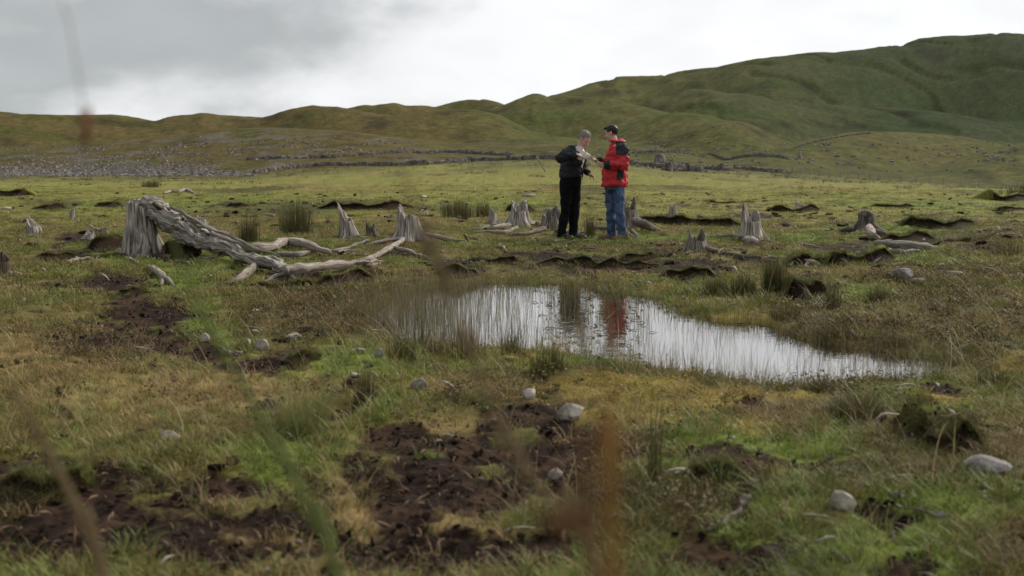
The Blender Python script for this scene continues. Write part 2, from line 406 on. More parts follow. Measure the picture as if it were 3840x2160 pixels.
z = z + pe * (1 - ss(25, 40, y)) * (0.018 * fbm(x / 0.07, y / 0.07, 3, 141) - 0.012) + mo * 0.02 * np.abs(fbm(x / 0.12, y / 0.12, 2, 143))
ground = put('ground', np.stack([x, y, z], 1), quads(len(ys_g), len(acol)), 'turf', col=gc)
tag(ground, 'boggy rough turf with bare brown peat scrapes around a pool', kind='structure')
hc_cols = np.concatenate([-side[:22][::-1], np.linspace(-0.60, 0.60, 560), side[:22]])
x, y = grid(ys_h, hc_cols); z = H(x, y); z[:len(hc_cols)] = np.interp(hc_cols, acol, z[:0].tolist() or H(acol * ys_g[-1], np.full(len(acol), ys_g[-1])))
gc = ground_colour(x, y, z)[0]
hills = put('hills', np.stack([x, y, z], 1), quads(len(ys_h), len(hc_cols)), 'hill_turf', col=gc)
tag(hills, 'rolling green and olive grass hills rising to a long ridge', kind='structure')

# ------------------------------------------------------------------ pool water
wm = bpy.data.materials.new('bog_water'); wm.use_nodes = True; t = wm.node_tree; p = t.nodes['Principled BSDF']
p.inputs['Base Color'].default_value = (0.022, 0.017, 0.011, 1); p.inputs['Roughness'].default_value = 0.05; p.inputs['IOR'].default_value = 2.1
p.inputs['Specular IOR Level'].default_value = 1.0
a = t.nodes.new('ShaderNodeTexNoise'); a.inputs['Scale'].default_value = 9; a.inputs['Detail'].default_value = 3
tcn = t.nodes.new('ShaderNodeTexCoord'); t.links.new(tcn.outputs['Object'], a.inputs['Vector'])
b = t.nodes.new('ShaderNodeBump'); b.inputs['Strength'].default_value = 0.2; b.inputs['Distance'].default_value = 0.01
t.links.new(a.outputs[0], b.inputs['Height']); t.links.new(b.outputs[0], p.inputs['Normal']); MATS['bog_water'] = wm
gl = t.nodes.new('ShaderNodeBsdfGlossy'); gl.inputs['Roughness'].default_value = 0.05; t.links.new(b.outputs[0], gl.inputs['Normal'])
mx_ = t.nodes.new('ShaderNodeMixShader'); mx_.inputs[0].default_value = 0.38; t.links.new(p.outputs[0], mx_.inputs[1]); t.links.new(gl.outputs[0], mx_.inputs[2]); t.links.new(mx_.outputs[0], t.nodes['Material Output'].inputs[0])
cx, cy = pool.mean(0)
grow = []
for i in range(len(pool)):
    a_, b_ = pool[i - 1], pool[(i + 1) % len(pool)]; tg = b_ - a_; tg = tg / np.linalg.norm(tg); nrm = np.array([tg[1], -tg[0]])
    if pool_sd(np.array([pool[i][0] + nrm[0] * .05]), np.array([pool[i][1] + nrm[1] * .05]))[0] < 0: nrm = -nrm
    grow.append(pool[i] + nrm * 0.18)
water = put('pool_water', [(x_, y_, ZW) for x_, y_ in grow], [list(range(len(grow)))[::-1]], 'bog_water', smooth=False)
tag(water, 'still peaty pool of water mirroring the pale sky', kind='structure')
if water.data.polygons[0].normal.z < 0: water.data.flip_normals()

# ------------------------------------------------------------------ shapes
rnd = random.Random(4)
nr = np.random.default_rng(8)
def nz(p, s=1.0, seed=0): return mnoise.noise(Vector(p) * s + Vector((seed * 7.31, seed * 3.17, seed * 1.73)))
def catmull(P, n):
    P = [np.array(p, float) for p in P]
    P = [2 * P[0] - P[1]] + P + [2 * P[-1] - P[-2]]
    out = []
    m = len(P) - 3
    for k in range(n):
        t = k / (n - 1) * m; i = min(int(t), m - 1); f = t - i
        a, b, c, d = P[i:i + 4]
        out.append(0.5 * ((2 * b) + (c - a) * f + (2 * a - 5 * b + 4 * c - d) * f * f + (3 * b - a - 3 * c + d) * f ** 3))
    return np.array(out)
def sweep(P, radii, seg=14, n=24, ridge=0.16, rough=0.14, seed=0, flat=1.0, jag=0.0, twist=0.35, wob=0.0, bulge=.30):
    """gnarled tapering limb along a path: fibre ridges run along it, the end can be splintered.  returns verts, faces, uvs"""
    pts = catmull(P, n)
    rr = catmull([(r, 0, 0) for r in radii], n)[:, 0]
    rr = np.maximum(rr * np.array([1 + bulge * nz((i * 24.0 / n * .45, seed * 1.7, 1), 1, seed) for i in range(n)]), 0.0005)
    V = []; U = []; F = []
    tg = np.gradient(pts, axis=0); tg /= np.linalg.norm(tg, axis=1)[:, None] + 1e-9
    up = np.array([0, 0, 1.0]) if abs(tg[0][2]) < 0.85 else np.array([0, -1.0, 0])
    ln = 0.0
    for k in range(n):
        if k: ln += np.linalg.norm(pts[k] - pts[k - 1])
        t = tg[k]; sx = np.cross(t, up); sx /= np.linalg.norm(sx) + 1e-9; sy = np.cross(sx, t)
        if abs(t[2]) > 0.85: up = sy
        off = np.zeros(3)
        if wob: off = sx * wob * nz((k * 0.35, seed, 0), 1, seed) + sy * wob * nz((seed, k * 0.35, 2), 1, seed)
        for j in range(seg):
            th = 2 * math.pi * j / seg + twist * k / n
            rg = ridge * (abs(math.sin(th * 2.5 + seed)) - 0.5 + 0.7 * nz((math.cos(th) * 2.4, math.sin(th) * 2.4, ln * 1.2), 1.6, seed))
            ro = rough * nz((math.cos(th) * 1.2, math.sin(th) * 1.2, ln / max(rr.max(), .01) * 0.8), 1.0, seed + 9)
            r = rr[k] * (1 + rg + ro)
            q = pts[k] + off + sx * math.cos(th) * r + sy * math.sin(th) * r * flat
            if jag and k >= n - 3:
                q = q + t * jag * (nz((math.cos(th) * 3, math.sin(th) * 3, seed), 1, seed + 3)) * (1 if k == n - 1 else 0.5)
            V.append(q); U.append((j / seg, ln))
    for k in range(n - 1):
        for j in range(seg):
            a = k * seg + j; b = k * seg + (j + 1) % seg
            F.append((a, b, b + seg, a + seg))
    F.append(tuple(range(seg))[::-1]); F.append(tuple((n - 1) * seg + j for j in range(seg)))
    return V, F, U
def merge(parts):
    V = []; F = []; U = []
    for v, f, u in parts:
        o = len(V); V += list(v); U += list(u); F += [tuple(i + o for i in q) for q in f]
    return V, F, U
def trunk(r, h, peaks, seed, seg=34, rows=16, flare=0.7, lean=(0, 0), base=0.35, hollow=0.5):
    """hollow weathered stump: jagged crown given by peaks (angle in degrees, height fraction, width in degrees), fluted sides"""
    V = []; U = []; F = []
    top = []
    for j in range(seg):
        th = 360 * j / seg; z = base
        for a, hh, w in peaks:
            d = abs((th - a + 180) % 360 - 180); z = max(z, base + (hh - base) * max(0, 1 - (d / (w * 1.7)) ** 1.4) + 0.06 * nz((th * .08, seed, 0)))
        top.append(max(0.1, z + 0.09 * nz((th * .11, 3, seed))) * h)
    lobes = [rnd.uniform(0, 6.28) for _ in range(2)]; fq = 3.0 + (seed * 1.37) % 4.5; ga = .10 + .12 * ((seed * .61) % 1.0)
    def P(j, z, inner=1.0):
        th = 2 * math.pi * j / seg; t = z / h
        fl = 1 + flare * max(0, 1 - t * 1.5) ** 2.4 * (0.7 + 0.7 * math.cos(th * 4 + lobes[0]) + 0.3 * math.cos(th * 7 + lobes[1]))
        groove = ga * (abs(math.sin(th * fq + seed + 0.6 * t)) - 0.5) + 0.26 * nz((math.cos(th) * 2, math.sin(th) * 2, t * 1.2), 1.3, seed) + 0.07 * nz((math.cos(th) * 6, math.sin(th) * 6, t * 1.5), 1.3, seed + 4)
        rr = r * (fl + groove) * (1 - 0.36 * t) * inner
        return (rr * math.cos(th) + lean[0] * t * t * h, rr * math.sin(th) + lean[1] * t * t * h, z)
    for k in range(rows):
        for j in range(seg):
            z = top[j] * (k / (rows - 1)) ** 0.9 - (0.06 * h if k == 0 else 0)
            V.append(P(j, z)); U.append((j / seg, z))
    for k, (inn, dz_) in enumerate(((0.80, 0.99), (0.66, 0.75), (0.45, hollow), (0.05, hollow * 0.8))):
        for j in range(seg):
            z = top[j] * dz_ if k < 2 else min(top[j] * dz_, h * hollow); q = P(j, z, inn); V.append(q); U.append((j / seg, z + 0.3))
    for k in range(rows + 3):
        for j in range(seg):
            a = k * seg + j; b = k * seg + (j + 1) % seg; F.append((a, b, b + seg, a + seg))
    return V, F, U
def rock(r, seed, sub=2, cuts=9, rough=0.12):
    bm = bmesh.new(); bmesh.ops.create_icosphere(bm, subdivisions=sub, radius=1.0)
    rr = random.Random(seed); pl = []
    for _ in range(cuts):
        d = Vector((rr.gauss(0, 1), rr.gauss(0, 1), rr.gauss(0, 1))).normalized(); pl.append((d, rr.uniform(0.55, 0.86)))
    for v in bm.verts:
        p = v.co.copy()
        for d, k in pl:
            e = p.dot(d)
            if e > k: p -= d * (e - k) * 0.93
        p *= 1 + rough * nz(p, 1.8, seed) + 0.04 * nz(p, 6, seed)
        v.co = Vector((p.x * r[0], p.y * r[1], p.z * r[2]))
    V = [tuple(v.co) for v in bm.verts]; F = [tuple(v.index for v in f.verts) for f in bm.faces]; bm.free()
    return V, F
def blade_strip(V, F, base, az_, h, bend, w, T=None, seg=4, droop=0.0):
    """a curved grass blade as a folded tapering strip"""
    dx_, dy_ = math.cos(az_), math.sin(az_); sxx, syy = -dy_, dx_
    o = len(V)
    for k in range(seg + 1):
        t = k / seg; q = bend * t * t; zc = h * (t - droop * t ** 3)
        ww = w * (1 - t ** 1.6) * 0.5
        cx_, cy_ = base[0] + dx_ * q * h, base[1] + dy_ * q * h
        if k == seg: V.append((cx_, cy_, base[2] + zc))
        else:
            V.append((cx_ - sxx * ww, cy_ - syy * ww, base[2] + zc)); V.append((cx_ + sxx * ww, cy_ + syy * ww, base[2] + zc))
    for k in range(seg - 1):
        a = o + 2 * k; F.append((a, a + 1, a + 3, a + 2))
    a = o + 2 * (seg - 1); F.append((a, a + 1, a + 2))

# ------------------------------------------------------------------ instanced ground cover (uncountable)
PROTO = {}
def proto(name, V, F, material, smooth=True):
    me = bpy.data.meshes.new(name); me.from_pydata(V, [], F); me.materials.append(MATS[material])
    if smooth: me.polygons.foreach_set('use_smooth', np.ones(len(me.polygons), bool))
    o = bpy.data.objects.new(name, me); PROTO[name] = o; return o
def tuft(n, hmin, hmax, spread, w, bend=(0.2, 0.9), droop=0.0, seg=3, seed=0):
    r = random.Random(seed); V = []; F = []
    for _ in range(n):
        a = r.uniform(0, 6.283); d = spread * math.sqrt(r.random())
        blade_strip(V, F, (d * math.cos(a), d * math.sin(a), -0.01), a + r.gauss(0, 0.9), r.uniform(hmin, hmax), r.uniform(*bend), w * r.uniform(.7, 1.3), seg=seg, droop=droop * r.random())
    return V, F
KINDS = []
for i in range(4): KINDS.append(proto(f'turf_tuft_{i}', *tuft(18, .015, .050, .05, .0042, (.3, 1.6), .2, 3, i), 'blade'))
for i in range(3): KINDS.append(proto(f'long_tuft_{i}', *tuft(12, .06, .16, .045, .0036, (.3, 1.4), .35, 4, 20 + i), 'blade'))
for i in range(3): KINDS.append(proto(f'mat_tuft_{i}', *tuft(46, .012, .042, .17, .008, (.3, 1.6), .2, 3, 40 + i), 'blade'))
for i in range(2): KINDS.append(proto(f'strand_{i}', *tuft(4, .14, .30, .05, .0030, (.5, 1.6), .5, 5, 50 + i), 'blade'))
REED = [proto(f'reed_{i}', *tuft(3, .16, .42, .05, .0034, (.02, .30), .12, 4, 60 + i), 'blade') for i in range(5)]
def sprig(seed):
    r = random.Random(seed); V = []; F = []
    for _ in range(34):
        a = r.uniform(0, 6.283); d = .07 * math.sqrt(r.random()); z = r.uniform(.0, .085) * (1 - d / .12)
        c = Vector((d * math.cos(a), d * math.sin(a), z)); e = Vector((r.gauss(0, 1), r.gauss(0, 1), r.gauss(.4, 1))).normalized() * r.uniform(.008, .02); f = e.orthogonal().normalized() * .0045
        o = len(V); V += [tuple(c - f), tuple(c + f), tuple(c + e)]; F.append((o, o + 1, o + 2))
    return V, F
HEATH = [proto(f'sprig_{i}', *sprig(80 + i), 'blade', False) for i in range(3)]
CRUMB = [proto(f'crumb_{i}', *rock((.026, .020, .009), 90 + i, 1, 8, .5), 'litter', False) for i in range(3)]
def twiggy(seed):
    r = random.Random(seed); L_ = r.uniform(.035, .08); w_ = r.uniform(.004, .008)      # splinter of shredded bog wood
    P = [(0, 0, .004), (L_ * .45, r.uniform(-.006, .006), .012), (L_, r.uniform(-.008, .008), .007)]
    v, f, u = sweep(P, [w_ * .35, w_, w_ * .25], seg=5, n=6, seed=seed, flat=.45, rough=.5, bulge=.6, wob=.004); return [tuple(q) for q in v], f
CRUMB += [proto(f'chip_{i}', *twiggy(100 + i), 'litter') for i in range(6)]
PEB = [proto(f'pebble_{i}', *rock((1, .8, .55), 110 + i, 1, 6, .15), 'litter') for i in range(3)]

def scatter(name, pos, protos, idx, scale, tint, label, tilt=0.12, flatz=None):
    n = len(pos)
    me = bpy.data.meshes.new(name); me.vertices.add(n); me.vertices.foreach_set('co', pos.astype(np.float32).ravel())
    rot = np.stack([nr.normal(0, tilt, n), nr.normal(0, tilt, n), nr.uniform(0, 6.283, n)], 1).astype(np.float32)
    def att(nm, ty, key, data): me.attributes.new(nm, ty, 'POINT').data.foreach_set(key, np.asarray(data).ravel())
    att('rot', 'FLOAT_VECTOR', 'vector', rot); 
    sv = np.repeat(scale[:, None], 3, 1).astype(np.float32)
    if flatz is not None: sv[:, 2] *= flatz
    att('scl', 'FLOAT_VECTOR', 'vector', sv); att('idx', 'INT', 'value', idx.astype(np.int32))
    att('tint', 'FLOAT_COLOR', 'color', np.concatenate([tint, np.ones((n, 1))], 1).astype(np.float32))
    o = bpy.data.objects.new(name, me); C.objects.link(o); tag(o, label, kind='stuff')
    g = bpy.data.node_groups.new(name + '_nodes', 'GeometryNodeTree')
    g.interface.new_socket('Geometry', in_out='INPUT', socket_type='NodeSocketGeometry'); g.interface.new_socket('Geometry', in_out='OUTPUT', socket_type='NodeSocketGeometry')
    gi = g.nodes.new('NodeGroupInput'); go = g.nodes.new('NodeGroupOutput'); j = g.nodes.new('GeometryNodeGeometryToInstance')
    for pr in reversed(protos):
        oi = g.nodes.new('GeometryNodeObjectInfo'); oi.inputs['Object'].default_value = pr; oi.transform_space = 'ORIGINAL'
        g.links.new(oi.outputs['Geometry'], j.inputs[0])
    iop = g.nodes.new('GeometryNodeInstanceOnPoints'); iop.inputs['Pick Instance'].default_value = True
    def na(nm, ty):
        a_ = g.nodes.new('GeometryNodeInputNamedAttribute'); a_.data_type = ty; a_.inputs[0].default_value = nm; return a_.outputs[0]
    g.links.new(gi.outputs[0], iop.inputs['Points']); g.links.new(j.outputs[0], iop.inputs['Instance'])
    g.links.new(na('idx', 'INT'), iop.inputs['Instance Index'])
    g.links.new(na('rot', 'FLOAT_VECTOR'), iop.inputs['Rotation']); g.links.new(na('scl', 'FLOAT_VECTOR'), iop.inputs['Scale'])
    g.links.new(iop.outputs[0], go.inputs[0])
    md = o.modifiers.new('scatter', 'NODES'); md.node_group = g
    return o
BLOCK = []        # (x, y, r): bare footprints of stumps, stones and peat banks
def sample(rho, y0, y1, half=0.60):
    yy = np.linspace(y0, y1, 4000); w = rho(yy) * 2 * half * yy; tot = int(np.trapezoid(w, yy)) if hasattr(np, 'trapezoid') else int(np.trapz(w, yy))
    cdf = np.cumsum(w); cdf /= cdf[-1]
    y = np.interp(nr.random(tot), cdf, yy); x = nr.uniform(-half, half, tot) * y
    return x, y

# ------------------------------------------------------------------ more materials
mat('peat', (0.026, 0.0155, 0.011), 0.95, var=0.55, scale=14, bump=1.0, bscale=30, bdist=0.05, spec=0.12, dark=(0.011, 0.008, 0.007))
def wood(name, light, dark):
    m = mat(name, light, 0.85, var=0.28, scale=3.0, coords='UV', stretch=(14, .9, 1), dark=dark, bump=1.0, bscale=4.0, bdist=0.02, spec=0.15)
wood('grey_wood', (0.47, 0.42, 0.37), (0.12, 0.10, 0.086))
wood('pale_wood', (0.52, 0.45, 0.39), (0.20, 0.16, 0.13))
wood('stained_wood', (0.27, 0.235, 0.20), (0.065, 0.053, 0.046))
wood('dark_wood', (0.17, 0.145, 0.125), (0.05, 0.042, 0.038))
wood('brown_wood', (0.20, 0.145, 0.105), (0.06, 0.043, 0.034))
mat('rubble_stone', (0.29, 0.258, 0.24), 0.9, var=0.4, scale=0.9, dark=(0.19, 0.168, 0.155))
mat('pale_stone', (0.40, 0.345, 0.295), 0.85, var=0.22, scale=14, bump=0.5, bscale=40, bdist=0.01, dark=(0.24, 0.205, 0.175))
mat('white_stone', (0.52, 0.47, 0.42), 0.85, var=0.2, scale=14, bump=0.5, bscale=40, bdist=0.01, dark=(0.33, 0.29, 0.25))
mat('grey_stone', (0.25, 0.235, 0.225), 0.85, var=0.25, scale=14, bump=0.5, bscale=40, bdist=0.01, dark=(0.15, 0.14, 0.13))
mat('wall_stone', (0.235, 0.208, 0.19), 0.9, var=0.45, scale=0.9, bump=0.5, bscale=3, bdist=0.1, dark=(0.15, 0.132, 0.12))
mat('post_wood', (0.36, 0.32, 0.26), 0.9, var=0.3, scale=2)
mat('wire', (0.2, 0.2, 0.2), 0.5, metal=0.8)
mat('rush', (0.062, 0.080, 0.022), 0.6, var=0.5, scale=26, transl=0.2, dark=(0.105, 0.085, 0.034))
mat('dry_rush', (0.150, 0.115, 0.055), 0.6, var=0.4, scale=26, transl=0.2, dark=(0.085, 0.075, 0.034))
mat('straw', (0.26, 0.19, 0.105), 0.7, var=0.3, scale=20, transl=0.3)
mat('green_blade', (0.205, 0.235, 0.080), 0.6, var=0.2, scale=20, transl=0.3)
mat('orange_blade', (0.36, 0.185, 0.060), 0.6, var=0.25, scale=20, transl=0.35)
mat('rust_leaf', (0.26, 0.125, 0.065), 0.7, var=0.35, scale=30, transl=0.3)

# ------------------------------------------------------------------ peat banks: an undercut dark face below a lip of turf
BANKTUFT = []
def bank(line, hpx, label, depth=4.0, seed=0, under=0.35, lump=0.0):
    """line: picture points along the foot of the face"""
    P = [hit(u, v) for u, v in line]
    pts = catmull(P, max(24, int(abs(line[-1][0] - line[0][0]) / 5)))
    n = len(pts); ym = pts[:, 1].mean(); h0 = hpx * ym / FP
    u_ = under * .45
    prof = [(-1.3, -0.12, 1), (-0.9, 0.03, 1), (-0.55, 0.13, 1), (-0.28, 0.26, 1), (-0.10 + u_ * .5, 0.42, 1), (u_, 0.60, 1), (u_ * .7, 0.76, .95), (-0.04, 0.90, 0.6), (0.04, 0.99, 0.1), (0.4, 1.03, lump), (1.0, 0.95, lump * .7), (2.1, 0.68, 0), (depth * .9, 0.32, 0), (depth * 1.4, -0.14, 0)]
    h0 *= .82
    m = len(prof); V = []; pk = []
    for i in range(n):
        s = i / (n - 1); env = min(1, (s + .01) / .16, (1.01 - s) / .16) ** .8 * .88
        h = h0 * env * max(.25, 0.85 + 0.8 * nz((i * 0.13, seed, 0), 1, seed) + .14 * nz((i * .6, seed, 3), 1, seed)) + 0.004
        for k, (t_, z_, q) in enumerate(prof):
            e = 0.26 * h0 * nz((i * 0.23, k * 0.9, seed), 1, seed) + 0.20 * h0 * nz((i * 0.7, k * 1.3, seed), 1, seed + 2)
            ex = 0.7 * h0 * nz((i * 0.13, 5, seed), 1, seed + 5)
            xx, yy_ = pts[i][0] + (0.4 * e if 0 < k < m - 1 else 0), pts[i][1] + t_ * h + (e * 0.8 + ex if k < m - 2 else 0)
            V.append((xx, yy_, z_ * h + (0.25 * e if 1 < k < m - 1 else 0))); pk.append(q)
    F = [(i * m + k, (i + 1) * m + k, (i + 1) * m + k + 1, i * m + k + 1) for i in range(n - 1) for k in range(m - 1)]
    V = np.array(V); hz_ = H(V[:, 0], V[:, 1], False); kk = np.arange(len(V)) % m
    V[:, 2] += np.where(kk < 9, .5 * hz_ + .5 * np.repeat(pts[:, 2], m), hz_)
    Va = V; V = V.tolist(); gcol = ground_colour(Va[:, 0], Va[:, 1])[0]; turf = np.maximum(gcol, np.array([0.085, 0.088, 0.024]))
    pc = np.tile(np.array([0.029, 0.0175, 0.0122]), (len(V), 1)) * (1 + 0.9 * np.clip(fbm(Va[:, 0] / .06 + Va[:, 2] / .05, Va[:, 1] / .1 + Va[:, 2] / .03, 3, seed), -.6, 1))[:, None]
    w = np.array(pk)[:, None]; colr = turf * (1 - w) + pc * w
    o = put('peat_bank', V, F, 'turf', col=colr)
    tag(o, label, kind='structure')
    for i in range(0, n, 1):
        for k in (8, 9, 10, 11):
            for _ in range(0 if lump > .8 and k < 11 else 2): BANKTUFT.append((*(Va[i * m + k] - np.array([0, 0, .01]) + nr.normal(0, 0.04 * max(h0, .1), 3) * np.array([1, 1, .1])), ym))
        for _ in range(2): BANKTUFT.append((*(Va[i * m + nr.integers(0, 3)] + nr.normal(0, 0.05 * max(h0, .1), 3) * np.array([2, 1, 0])), ym))
        if i % 2 == 0: BLOCK.append((pts[i][0], pts[i][1] - .2 * h0, 0.55 * h0)); BLOCK.append((pts[i][0], pts[i][1] + 0.9 * h0, 0.8 * h0))
    return o
bank([(1345,668),(1430,666),(1500,670),(1570,672),(1660,668)], 24, 'dark peat bank on the pool shore in front of the two men', seed=1, lump=.9)
bank([(1095,690),(1150,694),(1205,690)], 30, 'short dark peat clod at the end of the pool below the pale root', seed=2, lump=.9)
bank([(1215,662),(1260,664),(1305,660)], 22, 'small low peat edge on the turf beside the pool', seed=3, lump=.9)
bank([(1660,694),(1720,698),(1800,694)], 36, 'crumbling peat bank with rusty face behind the pool rushes', seed=4, lump=.9)
bank([(1560,652),(1610,650),(1650,646)], 18, 'low peat edge just in front of the brown shoes', seed=5, lump=.9)
bank([(1985,750),(2025,752),(2080,742)], 66, 'tall layered peat face beside the pool rushes', seed=6, depth=3)
bank([(1985,672),(2030,668),(2080,664)], 40, 'dark peat hollow above the pale forked root', seed=7)
bank([(2080,668),(2150,664),(2250,652)], 50, 'undercut peat bank with turf fringe below the fallen grey log', seed=8, depth=3)
bank([(2225,610),(2280,606),(2352,604)], 26, 'ragged peat bank behind the fallen grey log', seed=9, lump=.4)
bank([(2268,566),(2330,572),(2400,574),(2452,564)], 32, 'long black undercut peat bank in the lush grass', seed=10, under=.8)
bank([(1590,556),(1680,562),(1780,566),(1868,566)], 26, 'black peat bank running behind the plank stump', seed=11, under=.6)
bank([(800,524),(870,528),(960,528),(1040,524)], 24, 'dark peat bank crossing the meadow behind the spire stumps', seed=12, under=.5)
bank([(1270,532),(1305,534),(1345,530)], 24, 'small peat bank behind the jagged stump with spreading roots', seed=13)
bank([(570,520),(605,522),(642,518)], 18, 'rounded brown peat mound in the open meadow', seed=14, lump=1)
bank([(238,518),(280,520),(335,516)], 16, 'dark peat edge behind the biggest stump', seed=15, under=.5)
bank([(78,526),(120,528),(172,524)], 20, 'dark peat edge on the meadow left of the biggest stump', seed=16, under=.5)
bank([(-30,490),(40,492),(96,488)], 18, 'black peat edge far out on the meadow by the stone band', seed=17, under=.5)
bank([(1930,530),(1990,534),(2060,528)], 22, 'broken peat bank with stones beyond the tall split stump', seed=18, lump=.4)
bank([(2190,520),(2240,522),(2300,520)], 10, 'thin dark peat edge on the far meadow', seed=19)
bank([(215,632),(265,634),(330,622)], 52, 'deep dark peat hollow against the biggest stump', seed=20, depth=2.5)
bank([(402,636),(450,640),(505,643)], 48, 'peat coloured lump added as dark shade beneath the raised end of the fallen trunk', seed=30, lump=1, depth=1.6)  # near-black bank put in to paint the shade of the cavity under the trunk
bank([(300,738),(330,742),(362,736)], 32, 'rounded peat clod lying on the turf by the bare soil', seed=21, lump=1)
bank([(2300,1092),(2380,1122),(2480,1125)], 80, 'peat hag with mossy top and deep black undercut', seed=22, under=.8, depth=2.5)
bank([(1745,1196),(1800,1204),(1862,1194)], 60, 'small mossy peat lump with dark hollow', seed=23, under=.6, depth=1.8)
bank([(720,908),(760,912),(798,904)], 32, 'dark peat lump beside the white stones', seed=24, lump=.6, depth=2)
bank([(0,1225),(110,1240),(225,1222)], 62, 'ragged dark peat edge beside the dry stalk', seed=25, under=.6, depth=2)
bank([(735,722),(800,728),(940,700)], 40, 'dark peat hollow under the flat pale root plank', seed=26, under=.7, depth=2.5)
bank([(560,716),(700,722),(770,720)], 14, 'low peat rim in front of the big fallen root', seed=27)
bank([(2230,700),(2320,722),(2420,730)], 10, 'low tussocky peat rim by the pointed boulder', seed=28)
bank([(95,646),(140,650),(190,644)], 22, 'reddish peat clod beside the pale splinter', seed=31, lump=1, depth=2)
bank([(130,724),(150,726),(172,722)], 16, 'tiny black peat clod above the bare soil', seed=32, lump=1, depth=2)
bank([(2400,606),(2440,610),(2480,604)], 18, 'dark peat edge behind the brown rushes', seed=33, under=.5)
bank([(1770,508),(1830,512),(1900,508)], 8, 'faint dark streak of peat on the meadow behind the plank stump', seed=34)
bank([(2480,526),(2530,530),(2600,528)], 12, 'thin black peat cut at the meadow corner below the fence', seed=35, under=.5)
bank([(2480,500),(2530,506),(2600,500)], 26, 'dark rushy hummock at the edge of the far meadow', seed=29, lump=.3)

# ------------------------------------------------------------------ stumps and bog wood
def stumpbase(u, v): return hit(u, v)
def limb(root, name, pts, rpx, material, seed, **k):
    """pts: picture points (u, v, lift in px above the ground, depth shift in m)"""
    o = Vector(root.location); W_ = []
    y0 = k.pop('yref', None)
    for q in pts:
        u, v = q[0], q[1]; lift = q[2] if len(q) > 2 else 0; dyy = q[3] if len(q) > 3 else 0
        g = hit(u, v + lift) if lift >= 0 else hit(u, v)
        yv = g.y
        w = g + Vector((0, dyy, lift * yv / FP + (0 if lift >= 0 else lift * yv / FP)))
        W_.append(w - o)
    s = (W_[0] + o).y / FP * k.pop('thin', .72)
    v, f, uv = sweep([tuple(q) for q in W_], [r * s for r in rpx], seed=seed, **k)
    return put(name, v, f, material, root, uv=uv)
GS = 'weathered bog stumps on the turf'
def stump(u, v, wpx, hpx, peaks, label, roots=(), material='grey_wood', lean=(0, 0), seed=0, flare=0.55, base=0.4, name='tree_stump', rmat=None, hollow=.5, extra=()):
    g = hit(u, v); s = g.y / FP
    o = thing(name, label, 'stump', (g.x, g.y, g.z - 0.01), GS)
    V_, F_, U_ = trunk(wpx * s / 2 * 1.08, hpx * s * 1.04, peaks, seed, lean=lean, flare=flare, base=min(.8, base + .17), hollow=hollow)
    put('trunk', V_, F_, material, o, uv=U_)
    for i, (pts, rp) in enumerate(roots):
        limb(o, 'root', pts, rp, rmat or material, seed * 10 + i, n=20, wob=0.012, thin=.62)
    BLOCK.append((g.x, g.y, wpx * s * 0.5))
    return o
# crowns: angle 270 faces the camera, 0 is right, 180 left
stump(876, 597, 34, 86, [(165, 1.0, 60), (60, .55, 50)], 'tall pointed spire stump leaning beside a small split one', [([(890,592,4),(905,597,3),(925,598,1)], (7,5,3))], lean=(-.18, 0), seed=1, base=.30)
stump(936, 598, 26, 46, [(170, 1.0, 50), (20, .75, 40)], 'small dark split stump next to the tall spire', [([(945,594,6),(958,597,3),(966,599,0)], (5,4,2))], 'dark_wood', lean=(-.15, 0), seed=2)
stump(1030, 604, 54, 88, [(170, 1.0, 42), (300, .74, 40), (10, .55, 30)], 'three spiked grey stump with long root trailing to the right', [([(1050,592,8),(1085,592,10),(1120,600,6),(1170,607,0)], (13,11,8,4)), ([(1012,602,4),(975,603,5),(940,612,2),(915,618,0)], (9,7,6,3))], lean=(-.05, 0), seed=3, base=.42)
stump(1240, 560, 20, 42, [(180, 1.0, 70)], 'thin single spike stump at the edge of the spreading roots', seed=4)
stump(1306, 568, 48, 64, [(150, .95, 60), (40, 1.0, 50)], 'jagged stump with roots spreading flat over the turf', [([(1285,566,5),(1250,570,6),(1210,574,3),(1182,578,0)], (11,9,6,3)), ([(1325,562,6),(1350,560,4),(1375,570,0)], (9,7,4)), ([(1300,574,3),(1270,584,4),(1230,582,3),(1190,585,0)], (8,7,5,3))], seed=5, flare=.8)
stump(1386, 578, 46, 60, [(120, .9, 60), (30, 1.0, 60)], 'broad stump half hidden by the black trousers', [([(1368,576,6),(1340,584,4),(1300,590,4),(1275,592,0)], (12,9,6,3)), ([(1400,580,4),(1440,586,4),(1470,582,2)], (9,7,4))], 'stained_wood', seed=6, flare=.7)
stump(1582, 572, 44, 76, [(20, 1.0, 40), (150, .8, 60)], 'stump behind the blue jeans with dark arched root', [([(1596,556,22),(1620,564,20),(1642,574,8),(1660,578,0)], (16,17,11,5)), ([(1590,580,8),(1598,590,6),(1603,598,0)], (9,8,5)), ([(1565,574,6),(1530,574,8),(1490,572,4),(1478,574,0)], (9,8,6,3))], 'stained_wood', lean=(.0, 0), seed=7)
stump(1693, 560, 24, 44, [(100, 1.0, 120), (250, .9, 80)], 'upright grey plank stump like a short post', seed=8, flare=.15, base=.7)
stump(1888, 604, 52, 94, [(150, 1.0, 42), (40, .80, 40)], 'tall split stump with bulging pale foot', [([(1870,596,10),(1845,592,6),(1810,594,4),(1745,598,0)], (9,7,6,4)), ([(1905,598,6),(1925,598,4),(1955,604,0)], (8,6,3)), ([(1878,604,10),(1888,606,14),(1902,606,4)], (16,18,12))], seed=9, flare=.6, base=.32)
